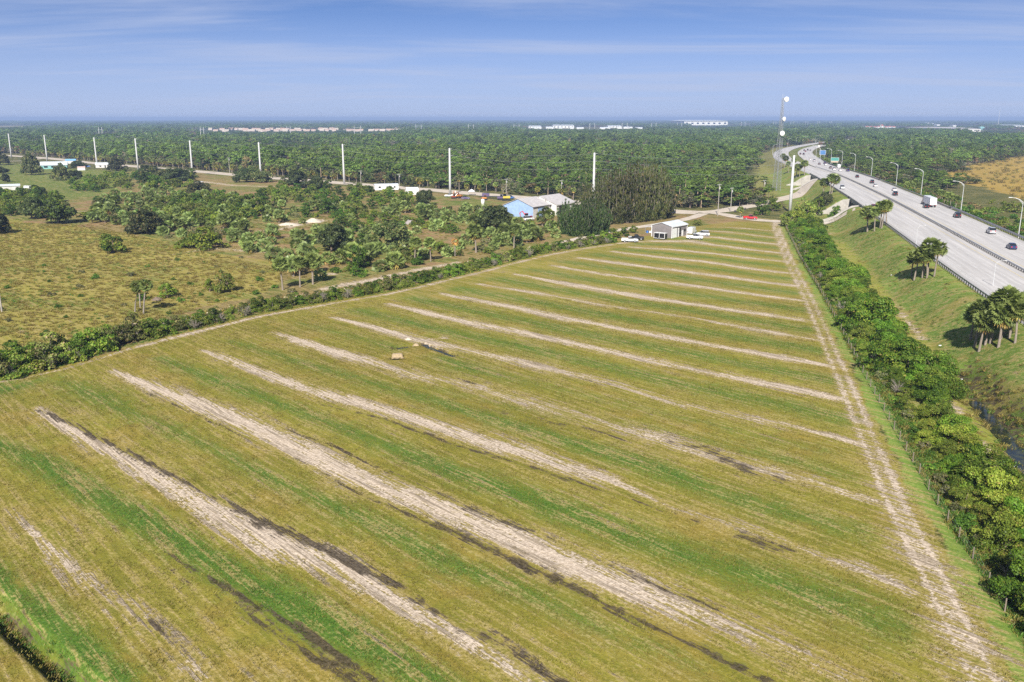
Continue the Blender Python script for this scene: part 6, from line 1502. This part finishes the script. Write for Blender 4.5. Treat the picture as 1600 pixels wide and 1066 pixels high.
def jgrid(r0, r1, step, half=.82):
    n = int(2*r1/step)+2; g = (np.arange(n)-n/2)*step; X, Y = np.meshgrid(g, g[g > 0]); X = X+PR.uniform(-.4, .4, X.shape)*step; Y = Y+PR.uniform(-.4, .4, Y.shape)*step
    r = np.hypot(X, Y); a = np.abs(np.arctan2(X, Y)); m = (r > r0) & (r < r1) & (a < half); return X[m], Y[m]
X, Y = jgrid(330, 1500, 21); m = ground_ok(X, Y); X, Y = X[m], Y[m]
# keep clear of buildings' plots and the road
m = polydist(X, Y, rd) > 22; X, Y = X[m], Y[m]
m = PR.random(len(X)) < np.where(fbm(X, Y, 90, 180) > .66, .35, .96); X, Y = X[m], Y[m]
f = fbm(X, Y, 170, 120); f2 = fbm(X, Y, 420, 130); side = (X > np.interp(Y, HWC[:, 1], HWC[:, 0]))
fb = fbm(X*.45, Y, 120, 160); score = f*.35+f2*.25+fb*.4+side*.13+.07*sstep(800, 1500, Y)+np.where(X < -250, .05, 0)+PR.uniform(-.06, .06, len(X))
pi = np.where(score < .52, PR.integers(0, 3, len(X)), np.where(score < .62, PR.integers(3, 5, len(X)), PR.integers(5, 7, len(X))))
BP = inpoly(X, Y, GA([(585,226),(600,220),(640,217),(672,219),(668,226),(620,228)])) | ((fbm(X*.5, Y, 60, 170) > .72) & (Y > 600)); pi = np.where(BP, 7, pi)
s = PR.uniform(.85, 1.15, len(X)); zz = np.where(BP, .6, 1.0)*s*PR.uniform(.7, 1.15, len(X))*np.where(side, .9, 1.0)*(.62+.5*sstep(.3, .6, fbm(X, Y, 260, 150)))
scatter('forest', 'wide green pine forest stretching beyond the dirt road', np.c_[X, Y, np.zeros(len(X))], np.c_[s, s, zz], PR.uniform(0, 6.28, len(X)), pi, coll_near)
X1, Y1 = jgrid(1500, 3000, 52); X2, Y2 = jgrid(3000, 6000, 110); X3, Y3 = jgrid(6000, 15000, 260)
X = np.concatenate([X1, X2, X3]); Y = np.concatenate([Y1, Y2, Y3]); m = ground_ok(X, Y)
def low_before(X, Y, zz):
    for x0, x1, yb, depth in [(300,645,205,.62),(810,1005,201,.66),(1060,1145,196,.6),(1340,1405,200.5,.7),(1428,1475,197,.7),(1486,1545,206,.62),(1550,1620,199,.66),(-40,60,190,.75)]:
        rb = G(0, yb)[1]; ta, tb = (x0-CX)/F_PX, (x1-CX)/F_PX
        m = (X/Y > ta/math.cos(PITCH)*.97) & (X/Y < tb/math.cos(PITCH)*1.05) & (Y > rb*depth) & (Y < rb*1.05); zz = np.where(m, zz*.28, zz)
    return zz
BL = GA([(330,204),(400,204),(500,203),(620,202),(700,203)]); m &= ~((polydist(X, Y, BL) < 170))
m &= ~inpoly(X, Y, GA([(1066,197.5),(1140,197.5),(1140,192),(1066,192)])); m &= ~inpoly(X, Y, GA([(818,202.5),(1000,202.5),(1000,198.5),(818,198.5)])) & ~inpoly(X, Y, GA([(1345,201.5),(1400,201.5),(1400,198.5),(1345,198.5)])) & ~inpoly(X, Y, GA([(1490,207.5),(1542,207.5),(1542,199.5),(1490,199.5)]))
X, Y = X[m], Y[m]; rr_ = np.hypot(X, Y)
f = fbm(X, Y, 600, 140)+PR.uniform(-.1, .1, len(X)); pi = np.where(f < .5, PR.integers(0, 2, len(X)), PR.integers(2, 4, len(X)))
s = PR.uniform(.8, 1.15, len(X))*np.where(rr_ > 6000, 2.6, np.where(rr_ > 3000, 1.55, 1.0)); zz = low_before(X, Y, PR.uniform(.75, 1.1, len(X)))
scatter('distant_forest', 'far forest fading to blue at the horizon', np.c_[X, Y, np.zeros(len(X))], np.c_[s, s, zz], PR.uniform(0, 6.28, len(X)), pi, coll_far)

def tuft(n, h, w, spread, mat):
    q = []
    for k in range(n):
        a = PR.random()*6.283; b = np.array([math.cos(a)*spread*PR.random()**.5, math.sin(a)*spread*PR.random()**.5, 0]); a2 = PR.random()*6.283; d = np.array([math.cos(a2), math.sin(a2), 0]); l = h*PR.uniform(.5, 1.2); o = np.array([-d[1], d[0], 0])*w*PR.uniform(.7, 1.3)
        q.append([b-o, b+o, b+d*l*.35+o*.7+[0, 0, l*.7], b+d*l*.75+[0, 0, l]])
    return q
def tuftmesh(specs, mats): 
    V = []; mi = []
    for n, h, w, sp, k in specs:
        t_ = tuft(n, h, w, sp, None); V += t_; mi += [k]*len(t_)
    return quads_mesh('tuft', np.array(V), mats, mi)
GM = [L_grass, L_weed, L_straw, L_flower]
coll_w = proto_collection('pasture_tuft', [tuftmesh([(26, .6, .05, .9, 0), (14, .7, .05, .9, 2)], GM), tuftmesh([(30, .5, .06, .8, 1), (8, .6, .05, .9, 0)], GM), tuftmesh([(30, .75, .05, .8, 2), (8, .5, .05, .9, 0)], GM), tuftmesh([(26, .9, .05, .9, 2), (10, .9, .06, .9, 3)], GM)])
pw = GA([(-60,345),(140,352),(330,395),(430,420),(445,445),(300,487),(150,525),(0,565),(-60,580)])
lo, hi = pw.min(0), pw.max(0); p = lo+(hi-lo)*PR.random((24000, 2)); p = p[inpoly(p[:, 0], p[:, 1], pw)]
p2lo, p2hi = scrubP.min(0), scrubP.max(0); q = p2lo+(p2hi-p2lo)*PR.random((9000, 2)); q = q[inpoly(q[:, 0], q[:, 1], scrubP)]; q = q[polydist(q[:, 0], q[:, 1], lane_back) > 3.5]
p = np.concatenate([p[:7000], q[:3500]]); f = fbm(p[:, 0], p[:, 1], 12, 61); pi = np.where(PR.random(len(p)) < .72, 0, np.where(f > .5, 1, 2))
scatter('pasture_grass', 'rough yellowish grass and weeds of the left pasture', np.c_[p, hz(p[:, 0], p[:, 1])-.03], np.repeat(PR.uniform(.35, .8, len(p))[:, None], 3, 1), PR.uniform(0, 6.28, len(p)), pi, coll_w)
# pale plumes and weeds on top of and behind the left hedge, weeds at the fence
pts = []; idx = []; scl = []
for s in np.arange(0, PLW[-1]-2, .55):
    b = [np.interp(s, PLW, pl[:, c]) for c in (0, 1)]; n = [np.interp(s, PLW, pn[:, c]) for c in (0, 1)]
    for o, i_, sc in ((2.3+PR.uniform(-.3, .4), 1, .45), (10.3+PR.uniform(-1, 1.6), 3, 1.0), (9.6+PR.uniform(-1.5, 3), 2, 1.1)): pts.append((b[0]+n[0]*o, b[1]+n[1]*o)); idx.append(i_); scl.append(sc*PR.uniform(.6, 1.3))
for s in np.arange(3, TOT, .38):
    for o in (4.3, 5.0, 6.2): x_, y_ = lane_at(s, o+PR.uniform(-.5, .5)+(1.0 if s > TOT-95 else 0)); pts.append((x_, y_)); idx.append(1 if PR.random() < .8 else 0); scl.append(PR.uniform(.35, .8))
p = np.array(pts); scatter('verge_weeds', 'green weeds and pale plumes along the hedges and the fence', np.c_[p, hz(p[:, 0], p[:, 1])-.02], np.repeat(np.array(scl)[:, None], 3, 1), PR.uniform(0, 6.28, len(p)), idx, coll_w)
# reeds in the ditch, rough grass on the embankment, marsh grass
pts = []; idx = []; scl = []
DQ = smooth_line(DITCH, .5)
for b in DQ:
    for _ in range(2): a = PR.uniform(-5.5, 5.5); pts.append((b[0]+a*.8+PR.normal()*.5, b[1]+PR.normal()*1.0+a*.5)); idx.append([0, 2, 0, 1, 1][PR.integers(5)]); scl.append(PR.uniform(.3, .85))
D2 = smooth_line(DITCH2, .35)
for b in D2:
    for _ in range(3): pts.append((b[0]+PR.normal()*.5, b[1]+PR.normal()*.5)); idx.append([0, 1, 1][PR.integers(3)]); scl.append(PR.uniform(.3, .6))
p = np.array(pts); scatter('ditch_reeds', 'reeds and rough grass in the ditches', np.c_[p, hz(p[:, 0], p[:, 1])-.02], np.repeat(np.array(scl)[:, None], 3, 1), PR.uniform(0, 6.28, len(p)), idx, coll_w)
mw = GA(ZONES['marsh'][1]); lo, hi = mw.min(0), mw.max(0); p = lo+(hi-lo)*PR.random((9000, 2)); p = p[inpoly(p[:, 0], p[:, 1], mw) & (np.abs(p[:, 0]) < .75*p[:, 1])][:5000]
scatter('marsh_grass', 'tall golden grass of the marsh right of the highway', np.c_[p, np.zeros(len(p))], np.repeat(PR.uniform(1.2, 2.4, len(p))[:, None], 3, 1), PR.uniform(0, 6.28, len(p)), np.where(PR.random(len(p)) < .8, 2, 0), coll_w)
# brush between the far guard rail and the marsh
idxs = np.arange(hw_at(200), hw_at(1000)); pts = []
for _ in range(1500):
    i = PR.choice(idxs); l = -(HALF[i]+4+PR.random()**1.3*34); pts.append((HWC[i, 0]+HWN[i, 0]*l, HWC[i, 1]+HWN[i, 1]*l))
p = np.array(pts); p = p[~inpoly(p[:, 0], p[:, 1], mw)]
coll_b = proto_collection('brush', [quads_mesh('brush', leaves(*dome_clumps(1.7, 1.3, 14, .6, .1), 260, .24), m_) for m_ in (L_weed, L_brown, L_thick, L_dull)])
scatter('verge_brush', 'low brush on the slope beyond the far guard rail', np.c_[p, hz(p[:, 0], p[:, 1])-.1], np.repeat(PR.uniform(.5, 1.5, len(p))[:, None], 3, 1), PR.uniform(0, 6.28, len(p)), PR.choice(4, len(p), p=[.4, .2, .2, .2]), coll_b)
# rough grass on the near embankment
idxs = np.arange(hw_at(95), hw_at(420)); i = PR.choice(idxs, 2600); l = HALF[i]+1.5+PR.random(len(i))*24; px_ = HWC[i, 0]+HWN[i, 0]*l+PR.normal(size=len(i)); py_ = HWC[i, 1]+HWN[i, 1]*l+PR.normal(size=len(i))*2
f = fbm(px_, py_, 8, 190); m = (f > .42); p = np.c_[px_[m], py_[m]]; f = f[m]
scatter('bank_grass', 'rough tufted grass on the near highway embankment', np.c_[p, hz(p[:, 0], p[:, 1])-.03], np.repeat(PR.uniform(.22, .5, len(p))[:, None], 3, 1), PR.uniform(0, 6.28, len(p)), np.where(f > .56, 1, 0), coll_w)
# short grass of the near field in small patches, thinned where the soil is bare
coll_g = proto_collection('field_grass', [tuftmesh([(5, .16, .022, .9, k), (4, .2, .022, .9, 0)]*5, GM) for k in (0, 1, 2)])
X, Y = np.meshgrid(np.arange(-95, 75, 1.05), np.arange(58, 215, 1.05)); X = (X+PR.uniform(-.5, .5, X.shape)).ravel(); Y = (Y+PR.uniform(-.5, .5, Y.shape)).ravel()
m = inpoly(X, Y, GA(ZONES['field'][1])) & (np.abs(X) < .66*Y+6); X, Y = X[m], Y[m]
sv = layer(X, Y, STRIPES+lanes+[PERIM]); wv = layer(X, Y, WETS); lv = np.maximum(layer(X, Y, LUSH), layer(X, Y, midl)); m = (sv < .42) & (wv < .6) & (PR.random(len(X)) < .8); X, Y, lv = X[m], Y[m], lv[m]
pi = np.where(lv > .55, 1, np.where(PR.random(len(X)) < .45, 2, 0))
scatter('field_grass', 'short mown grass of the striped field', np.c_[X, Y, hz(X, Y)-.01], np.c_[PR.uniform(.8, 1.2, (len(X), 2)), PR.uniform(.5, 1.1, len(X))], PR.uniform(0, 6.28, len(X)), pi, coll_g)

# ------------------------------------------------------------------ the air
hazem = bpy.data.materials.new('air'); hazem.use_nodes = True; nt = hazem.node_tree; nt.nodes.clear()
o_ = nt.nodes.new('ShaderNodeOutputMaterial'); v_ = nt.nodes.new('ShaderNodeVolumePrincipled'); v_.inputs['Color'].default_value = (.42,.57,.90, 1); v_.inputs['Density'].default_value = 1.4e-4; v_.inputs['Anisotropy'].default_value = 0.0
nt.links.new(v_.outputs[0], o_.inputs['Volume'])
hz_ = MB().box((0, 0, 29), (58000, 58000, 62)).build('haze', hazem); tag(hz_, 'thin bluish haze over the plain', kind='stuff')
